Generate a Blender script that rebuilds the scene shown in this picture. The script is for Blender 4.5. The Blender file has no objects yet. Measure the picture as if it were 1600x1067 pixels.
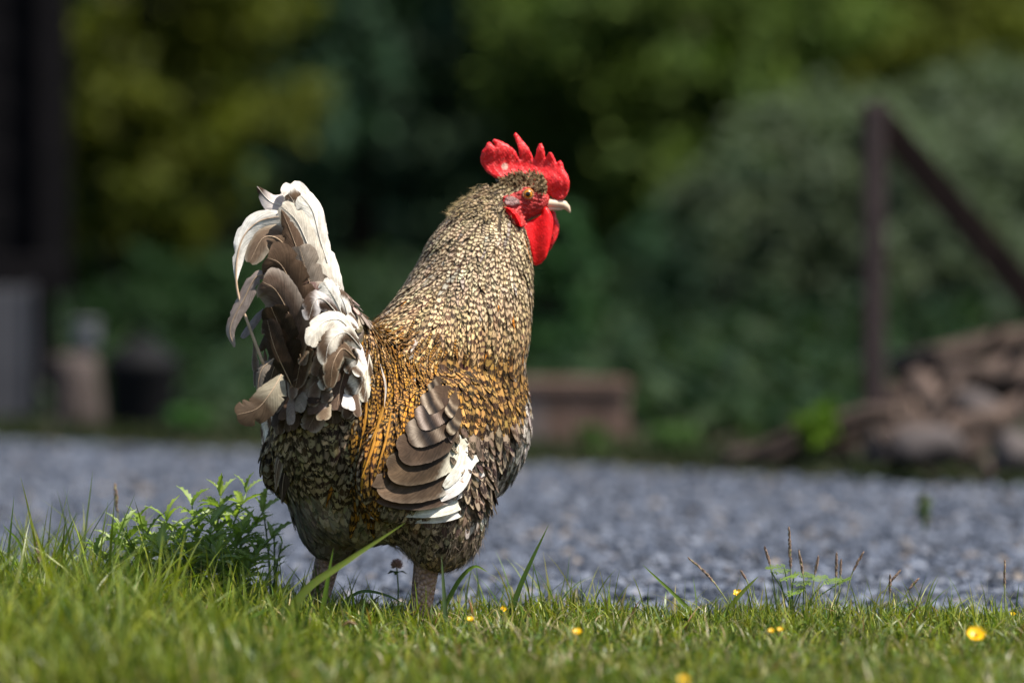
import bpy, math, random
import numpy as np
from mathutils import Vector, Matrix

SC = bpy.context.scene
COL = SC.collection
random.seed(7)
RNG = np.random.default_rng(11)

# ------------------------------------------------------------------ camera
LENS, DIST, CAMH = 200.0, 7.0, 0.457
FPX = LENS / 36.0 * 1600.0
PITCH = math.atan(133.5 / FPX)
cam_d = bpy.data.cameras.new('camera')
cam_d.lens = LENS
cam_d.sensor_width = 36.0
cam_d.clip_start = 0.1
cam_d.clip_end = 900.0
cam_d.dof.use_dof = True
cam_d.dof.focus_distance = 6.90
cam_d.dof.aperture_fstop = 3.1
cam_d.dof.aperture_blades = 0
cam = bpy.data.objects.new('camera', cam_d)
COL.objects.link(cam)
cam.location = (0.0, -DIST, CAMH)
cam.rotation_euler = (math.pi / 2 - PITCH, 0.0, 0.0)
SC.camera = cam

# ------------------------------------------------------------------ light
SUN_TO = Vector((0.44, -0.22, 0.87)).normalized()
SUN_EL = math.asin(SUN_TO.z)
SUN_AZ = math.atan2(SUN_TO.x, SUN_TO.y)
world = bpy.data.worlds.new('World')
SC.world = world
world.use_nodes = True
wn = world.node_tree
sky = wn.nodes.new('ShaderNodeTexSky')
sky.sky_type = 'NISHITA'
sky.sun_disc = False
sky.sun_elevation = SUN_EL
sky.sun_rotation = SUN_AZ
wn.links.new(sky.outputs[0], wn.nodes['Background'].inputs[0])
wn.nodes['Background'].inputs[1].default_value = 0.075
sun_d = bpy.data.lights.new('sun', 'SUN')
sun_d.energy = 5.0
sun_d.angle = math.radians(0.6)
sun_d.color = (1.0, 0.935, 0.83)
sun = bpy.data.objects.new('sun', sun_d)
COL.objects.link(sun)
sun.location = (3, -3, 6)
sun.rotation_euler = (-SUN_TO).to_track_quat('-Z', 'Y').to_euler()
SC.view_settings.view_transform = 'Standard'
SC.view_settings.look = 'None'
SC.view_settings.exposure = 1.05
SC.view_settings.gamma = 1.0
SC.view_settings.use_curve_mapping = False
SC.render.engine = 'CYCLES'
SC.cycles.max_bounces = 8
SC.cycles.transparent_max_bounces = 8
SC.cycles.use_denoising = True

CAMP = np.array([0.0, -DIST, CAMH])
CP, SP = math.cos(PITCH), math.sin(PITCH)


def ray(px, py):
    """direction through a pixel of the 1600x1067 photograph (y component 1)"""
    a = (px - 800.0) / FPX
    b = (533.5 - py) / FPX
    d = np.array([a, CP + b * SP, -SP + b * CP])
    return d / d[1]


def W(px, py, y):
    return CAMP + ray(px, py) * (y + DIST)


def ground_pt(px, py, z=0.0):
    d = ray(px, py)
    return CAMP + d * ((z - CAMH) / d[2])


def project(p):
    q = np.asarray(p) - CAMP
    f = q[..., 1] * CP - q[..., 2] * SP
    v = q[..., 1] * SP + q[..., 2] * CP
    return 800 + FPX * q[..., 0] / f, 533.5 - FPX * v / f


# ------------------------------------------------------------------ mesh helpers
def mesh_np(name, verts, quads=None, tris=None, mat=None, parent=None, smooth=True,
            attrs=None, uv=None, mats=None, fmat=None, normals=None):
    """attrs: dict name -> (n,4) point colours ; uv: (n,2) per vertex"""
    me = bpy.data.meshes.new(name)
    verts = np.asarray(verts, dtype=np.float32)
    loops, starts, tot = [], [], 0
    if quads is not None and len(quads):
        quads = np.asarray(quads, dtype=np.int32)
        loops.append(quads.ravel())
        starts.append(np.arange(len(quads), dtype=np.int32) * 4)
        tot = quads.size
    if tris is not None and len(tris):
        tris = np.asarray(tris, dtype=np.int32)
        loops.append(tris.ravel())
        starts.append(tot + np.arange(len(tris), dtype=np.int32) * 3)
    loops = np.concatenate(loops)
    starts = np.concatenate(starts)
    me.vertices.add(len(verts))
    me.vertices.foreach_set('co', verts.ravel())
    me.loops.add(len(loops))
    me.loops.foreach_set('vertex_index', loops)
    me.polygons.add(len(starts))
    me.polygons.foreach_set('loop_start', starts)
    me.update(calc_edges=True)
    if smooth:
        me.polygons.foreach_set('use_smooth', np.ones(len(starts), dtype=bool))
    if attrs:
        for k, a in attrs.items():
            a = np.asarray(a, dtype=np.float32)
            if a.shape[1] == 3:
                a = np.concatenate([a, np.ones((len(a), 1), np.float32)], 1)
            at = me.attributes.new(k, 'FLOAT_COLOR', 'POINT')
            at.data.foreach_set('color', a.ravel())
    if uv is not None:
        l = me.uv_layers.new(name='UVMap')
        l.data.foreach_set('uv', np.asarray(uv, dtype=np.float32)[loops].ravel())
    if mats:
        for m in mats:
            me.materials.append(m)
        if fmat is not None:
            me.polygons.foreach_set('material_index', np.asarray(fmat, dtype=np.int32))
    elif mat:
        me.materials.append(mat)
    if normals is None:
        me.validate()
    me.update()
    if normals is not None:
        me.normals_split_custom_set_from_vertices(np.asarray(normals, np.float32))
    ob = bpy.data.objects.new(name, me)
    COL.objects.link(ob)
    if parent is not None:
        put_under(ob, parent)
    return ob


def put_under(ob, parent):
    ob.parent = parent
    ob.matrix_parent_inverse = Matrix.LocRotScale(parent.location, parent.rotation_euler, parent.scale).inverted() if parent.parent is None else Matrix.Identity(4)
    if parent.parent is not None:
        ob.matrix_parent_inverse = (parent.parent.matrix_basis if False else world_of(parent)).inverted()


def world_of(o):
    m = Matrix.LocRotScale(o.location, o.rotation_euler, o.scale)
    if o.parent is not None:
        m = world_of(o.parent) @ o.matrix_parent_inverse @ m
    return m


def empty(name, loc=(0, 0, 0), rz=0.0):
    o = bpy.data.objects.new(name, None)
    o.empty_display_size = 0.05
    COL.objects.link(o)
    o.location = loc
    o.rotation_euler = (0, 0, rz)
    return o


def tag(o, label=None, cat=None, group=None, kind=None):
    if label:
        o['label'] = label
    if cat:
        o['category'] = cat
    if group:
        o['group'] = group
    if kind:
        o['kind'] = kind
    return o


class MB:
    """collects shapes into one mesh"""
    def __init__(self):
        self.v, self.f, self.n = [], [], 0

    def add(self, vs, fs):
        self.v.extend([tuple(map(float, p)) for p in vs])
        self.f.extend([tuple(i + self.n for i in f) for f in fs])
        self.n += len(vs)

    def box(self, c, s, rot=None, bev=0.0, jit=0.0):
        hx, hy, hz = s[0] / 2, s[1] / 2, s[2] / 2
        b = min(bev, hx * .9, hy * .9, hz * .9)
        if b <= 0:
            vs = [(x, y, z) for x in (-hx, hx) for y in (-hy, hy) for z in (-hz, hz)]
            fs = [(0, 1, 3, 2), (4, 6, 7, 5), (0, 4, 5, 1), (2, 3, 7, 6), (0, 2, 6, 4), (1, 5, 7, 3)]
        else:
            vs, ix = [], {}
            for sx in (-1, 1):
                for sy in (-1, 1):
                    for sz in (-1, 1):
                        ix[(sx, sy, sz)] = len(vs)
                        vs += [(sx * hx, sy * (hy - b), sz * (hz - b)), (sx * (hx - b), sy * hy, sz * (hz - b)), (sx * (hx - b), sy * (hy - b), sz * hz)]
            fs = []
            for s_ in (-1, 1):
                fs.append(tuple(ix[(s_, a, c2)] for a, c2 in ((-1, -1), (1, -1), (1, 1), (-1, 1))))
                fs.append(tuple(ix[(a, s_, c2)] + 1 for a, c2 in ((-1, -1), (-1, 1), (1, 1), (1, -1))))
                fs.append(tuple(ix[(a, c2, s_)] + 2 for a, c2 in ((-1, -1), (1, -1), (1, 1), (-1, 1))))
            for a in (-1, 1):
                for c2 in (-1, 1):
                    fs.append((ix[(a, c2, -1)], ix[(a, c2, 1)], ix[(a, c2, 1)] + 1, ix[(a, c2, -1)] + 1))
                    fs.append((ix[(a, -1, c2)], ix[(a, 1, c2)], ix[(a, 1, c2)] + 2, ix[(a, -1, c2)] + 2))
                    fs.append((ix[(-1, a, c2)] + 1, ix[(1, a, c2)] + 1, ix[(1, a, c2)] + 2, ix[(-1, a, c2)] + 2))
                    for d in (-1, 1):
                        i = ix[(a, c2, d)]
                        fs.append((i, i + 1, i + 2))
        M = rot if rot is not None else Matrix.Identity(3)
        out = []
        for p in vs:
            q = M @ Vector(p)
            if jit:
                q += Vector((random.uniform(-jit, jit), random.uniform(-jit, jit), random.uniform(-jit, jit)))
            out.append((q.x + c[0], q.y + c[1], q.z + c[2]))
        self.add(out, fs)

    def tube(self, pts, rads, n=8, cap=True, jit=0.0, flat=1.0):
        pts = [Vector(p) for p in pts]
        rings = []
        up = Vector((0.13, 0.21, 0.97))
        if abs((pts[-1] - pts[0]).normalized().dot(up)) > 0.9:
            up = Vector((1, 0.1, 0))
        vs, fs = [], []
        for i, p in enumerate(pts):
            t = (pts[min(i + 1, len(pts) - 1)] - pts[max(i - 1, 0)]).normalized()
            a = t.cross(up).normalized()
            b = a.cross(t).normalized()
            up = b
            for k in range(n):
                an = 2 * math.pi * k / n
                r = rads[i] * (1 + random.uniform(-jit, jit))
                vs.append(p + a * (math.cos(an) * r) + b * (math.sin(an) * r * flat))
        for i in range(len(pts) - 1):
            for k in range(n):
                fs.append((i * n + k, i * n + (k + 1) % n, (i + 1) * n + (k + 1) % n, (i + 1) * n + k))
        if cap:
            fs.append(tuple(reversed(range(n))))
            fs.append(tuple((len(pts) - 1) * n + k for k in range(n)))
        self.add(vs, fs)

    def build(self, name, mat, parent=None, smooth=False):
        me = bpy.data.meshes.new(name)
        me.from_pydata(self.v, [], self.f)
        if mat:
            me.materials.append(mat)
        if smooth:
            for p in me.polygons:
                p.use_smooth = True
        me.update()
        o = bpy.data.objects.new(name, me)
        COL.objects.link(o)
        if parent is not None:
            put_under(o, parent)
        return o


# ------------------------------------------------------------------ material helpers
def new_mat(name):
    m = bpy.data.materials.new(name)
    m.use_nodes = True
    nt = m.node_tree
    nt.nodes.clear()
    out = nt.nodes.new('ShaderNodeOutputMaterial')
    return m, nt, out


def N(nt, typ, **kw):
    n = nt.nodes.new(typ)
    for k, v in kw.items():
        if k == 'inp':
            for a, b in v.items():
                n.inputs[a].default_value = b
        else:
            setattr(n, k, v)
    return n


def L(nt, a, b):
    nt.links.new(a, b)


def math_n(nt, op, a, b=None, c=None):
    n = N(nt, 'ShaderNodeMath', operation=op)
    for i, x in enumerate((a, b, c)):
        if x is None:
            continue
        if isinstance(x, (int, float)):
            n.inputs[i].default_value = x
        else:
            L(nt, x, n.inputs[i])
    return n.outputs[0]


def mix_c(nt, fac, a, b, mode='MIX'):
    n = N(nt, 'ShaderNodeMix', data_type='RGBA', blend_type=mode)
    for i, x in ((0, fac), (6, a), (7, b)):
        if isinstance(x, (int, float)):
            n.inputs[i].default_value = x
        elif isinstance(x, (tuple, list)):
            n.inputs[i].default_value = tuple(x) + ((1,) if len(x) == 3 else ())
        else:
            L(nt, x, n.inputs[i])
    return n.outputs[2]


def noise(nt, scale, detail=3, rough=0.55, vec=None, dim='3D'):
    n = N(nt, 'ShaderNodeTexNoise', noise_dimensions=dim)
    n.inputs['Scale'].default_value = scale
    n.inputs['Detail'].default_value = detail
    n.inputs['Roughness'].default_value = rough
    if vec is not None:
        L(nt, vec, n.inputs['Vector'])
    return n


def ramp(nt, fac, stops):
    r = N(nt, 'ShaderNodeValToRGB')
    el = r.color_ramp.elements
    while len(el) < len(stops):
        el.new(0.5)
    for e, (p, c) in zip(el, stops):
        e.position = p
        e.color = tuple(c) + ((1,) if len(c) == 3 else ())
    L(nt, fac, r.inputs[0])
    return r.outputs[0]


def rough_mat(name, c1, c2, scale=8.0, rough=0.8, bump=0.3, bscale=40.0, stretch=(1, 1, 1), spec=0.3):
    """plain two-tone noisy matt surface"""
    m, nt, out = new_mat(name)
    tc = N(nt, 'ShaderNodeTexCoord')
    mp = N(nt, 'ShaderNodeMapping')
    mp.inputs['Scale'].default_value = stretch
    L(nt, tc.outputs['Object'], mp.inputs[0])
    n1 = noise(nt, scale, 5, 0.6, mp.outputs[0])
    c = ramp(nt, n1.outputs[0], [(0.3, c1), (0.7, c2)])
    n2 = noise(nt, bscale, 4, 0.6, mp.outputs[0])
    bp = N(nt, 'ShaderNodeBump')
    bp.inputs['Strength'].default_value = bump
    bp.inputs['Distance'].default_value = 0.01
    L(nt, n2.outputs[0], bp.inputs['Height'])
    p = N(nt, 'ShaderNodeBsdfPrincipled')
    p.inputs['Roughness'].default_value = rough
    p.inputs['Specular IOR Level'].default_value = spec
    L(nt, c, p.inputs['Base Color'])
    L(nt, bp.outputs[0], p.inputs['Normal'])
    L(nt, p.outputs[0], out.inputs[0])
    return m


def leaf_mat(name, trans=0.35, rough=0.45, spec=0.35, tcol=(1.0, 1.15, 0.45), vein=False):
    """leaf or blade: colour from point attribute Col, part translucent"""
    m, nt, out = new_mat(name)
    at = N(nt, 'ShaderNodeAttribute', attribute_name='Col')
    tc = N(nt, 'ShaderNodeTexCoord')
    nz = noise(nt, 180.0, 2, 0.5, tc.outputs['Object'])
    c = mix_c(nt, 0.35, at.outputs[0], mix_c(nt, 1.0, at.outputs[0], nz.outputs[1], 'MULTIPLY'))
    p = N(nt, 'ShaderNodeBsdfPrincipled')
    p.inputs['Roughness'].default_value = rough
    p.inputs['Specular IOR Level'].default_value = spec
    L(nt, c, p.inputs['Base Color'])
    t = N(nt, 'ShaderNodeBsdfTranslucent')
    L(nt, mix_c(nt, 1.0, c, tcol, 'MULTIPLY'), t.inputs[0])
    mx = N(nt, 'ShaderNodeMixShader')
    mx.inputs[0].default_value = trans
    L(nt, p.outputs[0], mx.inputs[1])
    L(nt, t.outputs[0], mx.inputs[2])
    L(nt, mx.outputs[0], out.inputs[0])
    return m


def plain(name, col, rough=0.6, spec=0.4):
    m, nt, out = new_mat(name)
    tc = N(nt, 'ShaderNodeTexCoord')
    nz = noise(nt, 60.0, 3, 0.6, tc.outputs['Object'])
    lo = tuple(x * 0.75 for x in col)
    hi = tuple(min(1, x * 1.2) for x in col)
    c = ramp(nt, nz.outputs[0], [(0.3, lo), (0.7, hi)])
    p = N(nt, 'ShaderNodeBsdfPrincipled')
    p.inputs['Roughness'].default_value = rough
    p.inputs['Specular IOR Level'].default_value = spec
    L(nt, c, p.inputs['Base Color'])
    L(nt, p.outputs[0], out.inputs[0])
    return m

# ================================================================== SETTING
def wob(x, s=0.0):
    return 0.5 * np.sin(x * 5.1 + s) + 0.3 * np.sin(x * 12.7 + 1.3 + s) + 0.2 * np.sin(x * 31.0 + s * 2)


def lawn_edge(x):          # y where the lawn ends and the gravel begins
    return 0.085 - 0.19 * x + 0.035 * wob(x)


def road_far(x):           # y where the gravel ends
    return 5.5 - 1.24 * x + 0.10 * wob(x * 0.8, 2.0)


M_earth = rough_mat('dark_earth', (0.018, 0.02, 0.010), (0.045, 0.04, 0.022), 3.0, 0.95, 0.5, 20.0)
M_soil = rough_mat('lawn_soil', (0.02, 0.028, 0.008), (0.05, 0.05, 0.02), 30.0, 0.95, 0.6, 120.0)
M_bed = rough_mat('gravel_bed', (0.03, 0.033, 0.042), (0.08, 0.086, 0.105), 90.0, 0.95, 0.8, 160.0)

g = MB()
g.add([(-300, -60, -0.03), (300, -60, -0.03), (300, 500, -0.03), (-300, 500, -0.03)], [(0, 1, 2, 3)])
tag(g.build('ground', M_earth), kind='structure')


def strip(name, xs, lo, hi, z, mat, nx, ny, bumps=0.0):
    X = np.linspace(xs[0], xs[1], nx)
    vs = np.zeros((nx, ny, 3))
    for j in range(ny):
        t = j / (ny - 1)
        vs[:, j, 0] = X
        vs[:, j, 1] = lo(X) * (1 - t) + hi(X) * t
        vs[:, j, 2] = z
    vs[..., 2] += bumps * (RNG.random((nx, ny)) - 0.5)
    i = np.arange(nx * ny).reshape(nx, ny)
    q = np.stack([i[:-1, :-1], i[1:, :-1], i[1:, 1:], i[:-1, 1:]], -1).reshape(-1, 4)
    o = mesh_np(name, vs.reshape(-1, 3), quads=q, mat=mat)
    return tag(o, kind='structure')


strip('lawn', (-4, 4), lambda x: x * 0 - 4.0, lambda x: lawn_edge(x) + 0.02, 0.0, M_soil, 200, 60, 0.006)
strip('gravel_road', (-7, 7), lambda x: lawn_edge(x) - 0.05, lambda x: np.maximum(road_far(x), 0.6), -0.012, M_bed, 200, 60, 0.004)

# ---- gravel stones: instanced by geometry nodes (nobody could count them)
def stone_mesh(name, seed, mat):
    r = np.random.default_rng(seed)
    t = (1 + 5 ** .5) / 2
    v = np.array([(-1, t, 0), (1, t, 0), (-1, -t, 0), (1, -t, 0), (0, -1, t), (0, 1, t), (0, -1, -t), (0, 1, -t), (t, 0, -1), (t, 0, 1), (-t, 0, -1), (-t, 0, 1)]) / 1.9
    f = [(0, 11, 5), (0, 5, 1), (0, 1, 7), (0, 7, 10), (0, 10, 11), (1, 5, 9), (5, 11, 4), (11, 10, 2), (10, 7, 6), (7, 1, 8), (3, 9, 4), (3, 4, 2), (3, 2, 6), (3, 6, 8), (3, 8, 9), (4, 9, 5), (2, 4, 11), (6, 2, 10), (8, 6, 7), (9, 8, 1)]
    v = v * r.uniform(0.7, 1.25, (12, 1)) * np.array([1.0, r.uniform(.6, .95), r.uniform(.45, .75)])
    me = bpy.data.meshes.new(name)
    me.from_pydata([tuple(p) for p in v], [], f)
    me.materials.append(mat)
    return me


def stone_mat():
    m, nt, out = new_mat('gravel_stone')
    oi = N(nt, 'ShaderNodeAttribute', attribute_type='INSTANCER', attribute_name='tone')
    tc = N(nt, 'ShaderNodeTexCoord')
    nz = noise(nt, 2.2, 5, 0.7, tc.outputs['Object'])
    c0 = ramp(nt, oi.outputs['Fac'], [(0.0, (0.012, 0.016, 0.026)), (0.35, (0.034, 0.044, 0.067)), (0.7, (0.070, 0.085, 0.120)), (0.92, (0.145, 0.163, 0.205)), (0.975, (0.12, 0.10, 0.085)), (1.0, (0.20, 0.17, 0.145))])
    sp = ramp(nt, nz.outputs[0], [(0.3, (0.75, 0.75, 0.77)), (0.7, (1.15, 1.15, 1.15))])
    c = mix_c(nt, 1.0, c0, sp, 'MULTIPLY')
    p = N(nt, 'ShaderNodeBsdfPrincipled')
    p.inputs['Roughness'].default_value = 0.7
    p.inputs['Specular IOR Level'].default_value = 0.35
    L(nt, c, p.inputs['Base Color'])
    L(nt, p.outputs[0], out.inputs[0])
    return m


def gn_scatter(name, pts, rot, scl, tone, protos, mat):
    """one object whose vertices carry instances of a few prototype meshes"""
    me = bpy.data.meshes.new(name)
    me.vertices.add(len(pts))
    me.vertices.foreach_set('co', np.asarray(pts, np.float32).ravel())
    for nm, a in (('srot', rot), ('sscl', scl)):
        at = me.attributes.new(nm, 'FLOAT_VECTOR', 'POINT')
        at.data.foreach_set('vector', np.asarray(a, np.float32).ravel())
    at = me.attributes.new('tone', 'FLOAT', 'POINT')
    at.data.foreach_set('value', np.asarray(tone, np.float32))
    ob = bpy.data.objects.new(name, me)
    COL.objects.link(ob)
    me.materials.append(mat)
    ng = bpy.data.node_groups.new(name, 'GeometryNodeTree')
    ng.interface.new_socket('Geometry', in_out='INPUT', socket_type='NodeSocketGeometry')
    ng.interface.new_socket('Geometry', in_out='OUTPUT', socket_type='NodeSocketGeometry')
    gi = ng.nodes.new('NodeGroupInput')
    go = ng.nodes.new('NodeGroupOutput')
    g2 = ng.nodes.new('GeometryNodeGeometryToInstance')
    # build the prototypes inside the tree: deformed icospheres
    for k in range(protos):
        ico = ng.nodes.new('GeometryNodeMeshIcoSphere')
        ico.inputs['Radius'].default_value = 1.0
        ico.inputs['Subdivisions'].default_value = 2
        sp = ng.nodes.new('GeometryNodeSetPosition')
        nz = ng.nodes.new('ShaderNodeTexNoise')
        nz.noise_dimensions = '4D'
        nz.inputs['W'].default_value = 7.3 * k
        nz.inputs['Scale'].default_value = 0.9
        nz.inputs['Detail'].default_value = 2.0
        vm = ng.nodes.new('ShaderNodeVectorMath')
        vm.operation = 'SUBTRACT'
        vm.inputs[1].default_value = (0.5, 0.5, 0.5)
        ng.links.new(nz.outputs['Color'], vm.inputs[0])
        vs = ng.nodes.new('ShaderNodeVectorMath')
        vs.operation = 'SCALE'
        vs.inputs['Scale'].default_value = 2.2
        ng.links.new(vm.outputs[0], vs.inputs[0])
        ng.links.new(ico.outputs['Mesh'], sp.inputs['Geometry'])
        ng.links.new(vs.outputs[0], sp.inputs['Offset'])
        sm = ng.nodes.new('GeometryNodeSetMaterial')
        sm.inputs['Material'].default_value = mat
        ng.links.new(sp.outputs[0], sm.inputs[0])
        ss = ng.nodes.new('GeometryNodeSetShadeSmooth')
        ss.inputs['Shade Smooth'].default_value = False
        ng.links.new(sm.outputs[0], ss.inputs[0])
        ng.links.new(ss.outputs[0], g2.inputs[0])
    iop = ng.nodes.new('GeometryNodeInstanceOnPoints')
    ng.links.new(gi.outputs[0], iop.inputs['Points'])
    ng.links.new(g2.outputs[0], iop.inputs['Instance'])
    iop.inputs['Pick Instance'].default_value = True
    ri = ng.nodes.new('FunctionNodeRandomValue')
    ri.data_type = 'INT'
    ri.inputs[4].default_value = 0
    ri.inputs[5].default_value = protos - 1
    ng.links.new(ri.outputs[2], iop.inputs['Instance Index'])
    for nm, sock in (('srot', 'Rotation'), ('sscl', 'Scale')):
        na = ng.nodes.new('GeometryNodeInputNamedAttribute')
        na.data_type = 'FLOAT_VECTOR'
        na.inputs[0].default_value = nm
        ng.links.new(na.outputs[0], iop.inputs[sock])
    ng.links.new(iop.outputs[0], go.inputs[0])
    md = ob.modifiers.new('scatter', 'NODES')
    md.node_group = ng
    return ob


def gravel_points():
    P, S = [], []
    for (y0, y1, sp, r0, r1) in ((-0.25, 1.2, 0.0105, .0045, .0125), (1.2, 3.0, 0.0145, .0048, .0115), (3.0, 9.0, 0.021, .006, .014)):
        half = 1.15 + 0.11 * y1
        n = int((2 * half) * (y1 - y0) / sp ** 2)
        x = RNG.uniform(-half, half, n)
        y = RNG.uniform(y0, y1, n)
        k = (y > lawn_edge(x) - 0.03) & (y < road_far(x) + 0.1 * RNG.random(n))
        x, y = x[k], y[k]
        s = r0 + (r1 - r0) * RNG.random(len(x)) ** 2.2
        P.append(np.stack([x, y, -0.012 + s * RNG.uniform(0.1, 0.75, len(x))], 1))
        S.append(s)
    P, S = np.concatenate(P), np.concatenate(S)
    n = len(P)
    rot = RNG.uniform(-0.5, 0.5, (n, 3))
    rot[:, 2] = RNG.uniform(0, 6.28, n)
    scl = S[:, None] * np.stack([RNG.uniform(.8, 1.3, n), RNG.uniform(.7, 1.0, n), RNG.uniform(.5, .85, n)], 1)
    return P, rot, scl, RNG.random(n)


gp = gravel_points()
tag(gn_scatter('gravel', *gp, 6, stone_mat()), 'loose blue grey gravel stones covering the road', 'gravel', kind='stuff')


# ================================================================== BACKGROUND: wood and trees
M_leaf = leaf_mat('tree_leaf', 0.3, 0.65, 0.12)
M_bark = rough_mat('bark', (0.016, 0.013, 0.010), (0.04, 0.033, 0.026), 6.0, 0.9, 0.8, 30.0, (1, 1, 0.25))


def leaf_cloud(centres, radii, n, size, cols, seed, up=0.5, flat=0.8, zmin=0.02):
    """n leaf faces (folded diamonds) gathered into clumps"""
    r = np.random.default_rng(seed)
    k = r.integers(0, len(centres), n)
    d = r.normal(size=(n, 3))
    d /= np.linalg.norm(d, axis=1)[:, None]
    rad = r.random(n) ** 0.45
    c = centres[k] + d * (radii[k] * rad)[:, None] * np.array([1, 1, flat])
    c[:, 2] = np.maximum(c[:, 2], zmin * (1 + 2.5 * r.random(n)))
    nrm = d * 0.6 + r.normal(size=(n, 3)) * 0.5 + np.array([0, 0, up])
    nrm /= np.linalg.norm(nrm, axis=1)[:, None]
    a = np.cross(nrm, r.normal(size=(n, 3)))
    a /= np.linalg.norm(a, axis=1)[:, None]
    b = np.cross(nrm, a)
    s = size * r.uniform(0.6, 1.3, n)[:, None]
    v = np.stack([c - a * s, c + b * s * .42 - nrm * s * .12, c + a * s, c - b * s * .42 - nrm * s * .12], 1).reshape(-1, 3)
    q = np.arange(n * 4).reshape(n, 4)
    cols = np.asarray(cols)
    ci = cols[(k * 7 + r.integers(0, 2, n)) % len(cols)] * r.uniform(0.65, 1.35, (n, 1))
    return v, q, np.repeat(ci, 4, axis=0)


def make_tree(name, label, cat, base, h, rx, ry, nclump, nleaf, size, cols, seed, group, trunk_r=0.08, low=0.05, clr=0.28):
    r = np.random.default_rng(seed)
    t = empty(name, base)
    tag(t, label, cat, group)
    nclump *= 3
    clr *= .62
    u = r.normal(size=(nclump, 3))
    u /= np.linalg.norm(u, axis=1)[:, None]
    rr = r.uniform(0.45, 1.0, nclump)[:, None]
    zc = h * (0.5 + low / 2)
    cen = np.array(base) + np.array([0, 0, zc]) + u * rr * np.array([rx, ry, h * (0.5 - low / 2)])
    rad = r.uniform(0.6, 1.25, nclump) * clr * min(rx, ry) * 1.3
    v, q, c = leaf_cloud(cen, rad, int(nleaf * 1.7), size * .78, cols, seed + 1)
    mesh_np('crown', v, quads=q, mat=M_leaf, parent=t, smooth=False, attrs={'Col': c})
    m = MB()
    b = Vector(base)
    m.tube([b + Vector((0, 0, -0.05)), b + Vector((.03, 0, h * .25)), b + Vector((-.04, .03, h * .55)), b + Vector((0, 0, h * .85))],
           [trunk_r * 1.3, trunk_r, trunk_r * .7, trunk_r * .25], 9, jit=0.08)
    for k in range(7):
        an = k * 2.4 + seed
        z0 = h * (0.18 + 0.09 * k)
        e = Vector((math.cos(an) * rx * .75, math.sin(an) * ry * .75, z0 + h * .14))
        m.tube([b + Vector((0, 0, z0)), b + e * .5 + Vector((0, 0, z0 * .5)), b + e], [trunk_r * .45, trunk_r * .3, trunk_r * .08], 6, jit=0.1)
    m.build('trunk', M_bark, t, True)
    return t


YG = [(0.082, 0.096, 0.008), (0.064, 0.082, 0.008), (0.094, 0.106, 0.009)]
DK = [(0.034, 0.076, 0.044), (0.044, 0.094, 0.048), (0.028, 0.066, 0.041)]
MG = [(0.086, 0.132, 0.024), (0.105, 0.155, 0.028), (0.064, 0.108, 0.024)]
SG = [(0.105, 0.142, 0.085), (0.088, 0.124, 0.074), (0.120, 0.152, 0.095)]
OL = [(0.100, 0.118, 0.012), (0.082, 0.104, 0.013), (0.112, 0.126, 0.013)]


def gx(px, d):            # world x for a photo column at distance d from the camera
    return (px - 800.0) / FPX * d


TG = 'trees behind the gravel road'
make_tree('tree', 'yellow green leafy tree beside the dark barn wall', 'tree', (gx(190, 22), 15.0, 0), 2.5, 0.75, 0.9, 70, 9000, 0.05, YG, 3, TG, low=0.1)
make_tree('tree', 'dark blue green tree just left of the tail feathers', 'tree', (gx(330, 25), 18.2, 0), 4.5, 0.95, 1.0, 70, 9000, 0.06, DK, 5, TG)
make_tree('tree', 'very dark tree behind the gap between tail and neck', 'tree', (gx(560, 26), 19.0, 0), 4.8, 1.1, 1.0, 80, 10000, 0.06, DK, 8, TG)
make_tree('tree', 'very dark tree behind the red comb', 'tree', (gx(830, 27), 20.0, 0), 4.8, 1.0, 1.0, 80, 10000, 0.06, DK, 13, TG)
make_tree('tree', 'mid green leafy tree right of the head', 'tree', (gx(1090, 22), 15.4, 0), 2.0, 0.80, 0.9, 80, 10000, 0.05, MG, 21, TG, low=0.15)
make_tree('tree', 'dark green tree low behind the wooden planter', 'tree', (gx(1010, 25), 18.6, 0), 3.2, 1.0, 0.8, 70, 9000, 0.06, DK, 34, TG)
make_tree('tree', 'olive green tree above the leaning beam', 'tree', (gx(1440, 23), 16.4, 0), 2.4, 0.8, 0.9, 70, 9000, 0.05, OL, 55, TG, low=0.2)
make_tree('tree', 'dark green tree at the right edge of the picture', 'tree', (gx(1640, 26), 19.5, 0), 4.5, 1.0, 0.9, 70, 8000, 0.06, DK, 57, TG)
make_tree('shrub', 'pale sage green shrub behind the upright post', 'shrub', (gx(1370, 18), 11.6, 0), 1.05, 0.62, 0.45, 70, 9000, 0.03, SG, 89, 'shrubs at the far side of the road', 0.025, 0.1)
make_tree('shrub', 'pale sage green shrub under the leaning beam', 'shrub', (gx(1570, 19), 12.4, 0), 1.15, 0.5, 0.45, 60, 7000, 0.03, SG, 90, 'shrubs at the far side of the road', 0.025, 0.1)
make_tree('shrub', 'dark green shrub between planter and sage shrub', 'shrub', (gx(1150, 20), 12.8, 0), 0.75, 0.40, 0.4, 50, 6000, 0.035, DK, 93, 'shrubs at the far side of the road', 0.025, 0.05)
make_tree('shrub', 'low green shrub left of the tail behind the black tub', 'shrub', (gx(330, 19), 11.8, 0), 0.5, 0.42, 0.3, 40, 5000, 0.03, [(0.018, 0.05, 0.016), (0.026, 0.06, 0.02)], 94, 'shrubs at the far side of the road', 0.02, 0.05)
make_tree('shrub', 'green shrub rising behind the wooden planter beside the breast', 'shrub', (gx(860, 17), 9.7, 0), 0.62, 0.16, 0.2, 30, 2600, 0.03, [(0.03, 0.085, 0.03), (0.04, 0.1, 0.035)], 95, 'shrubs at the far side of the road', 0.015, 0.05)

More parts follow.
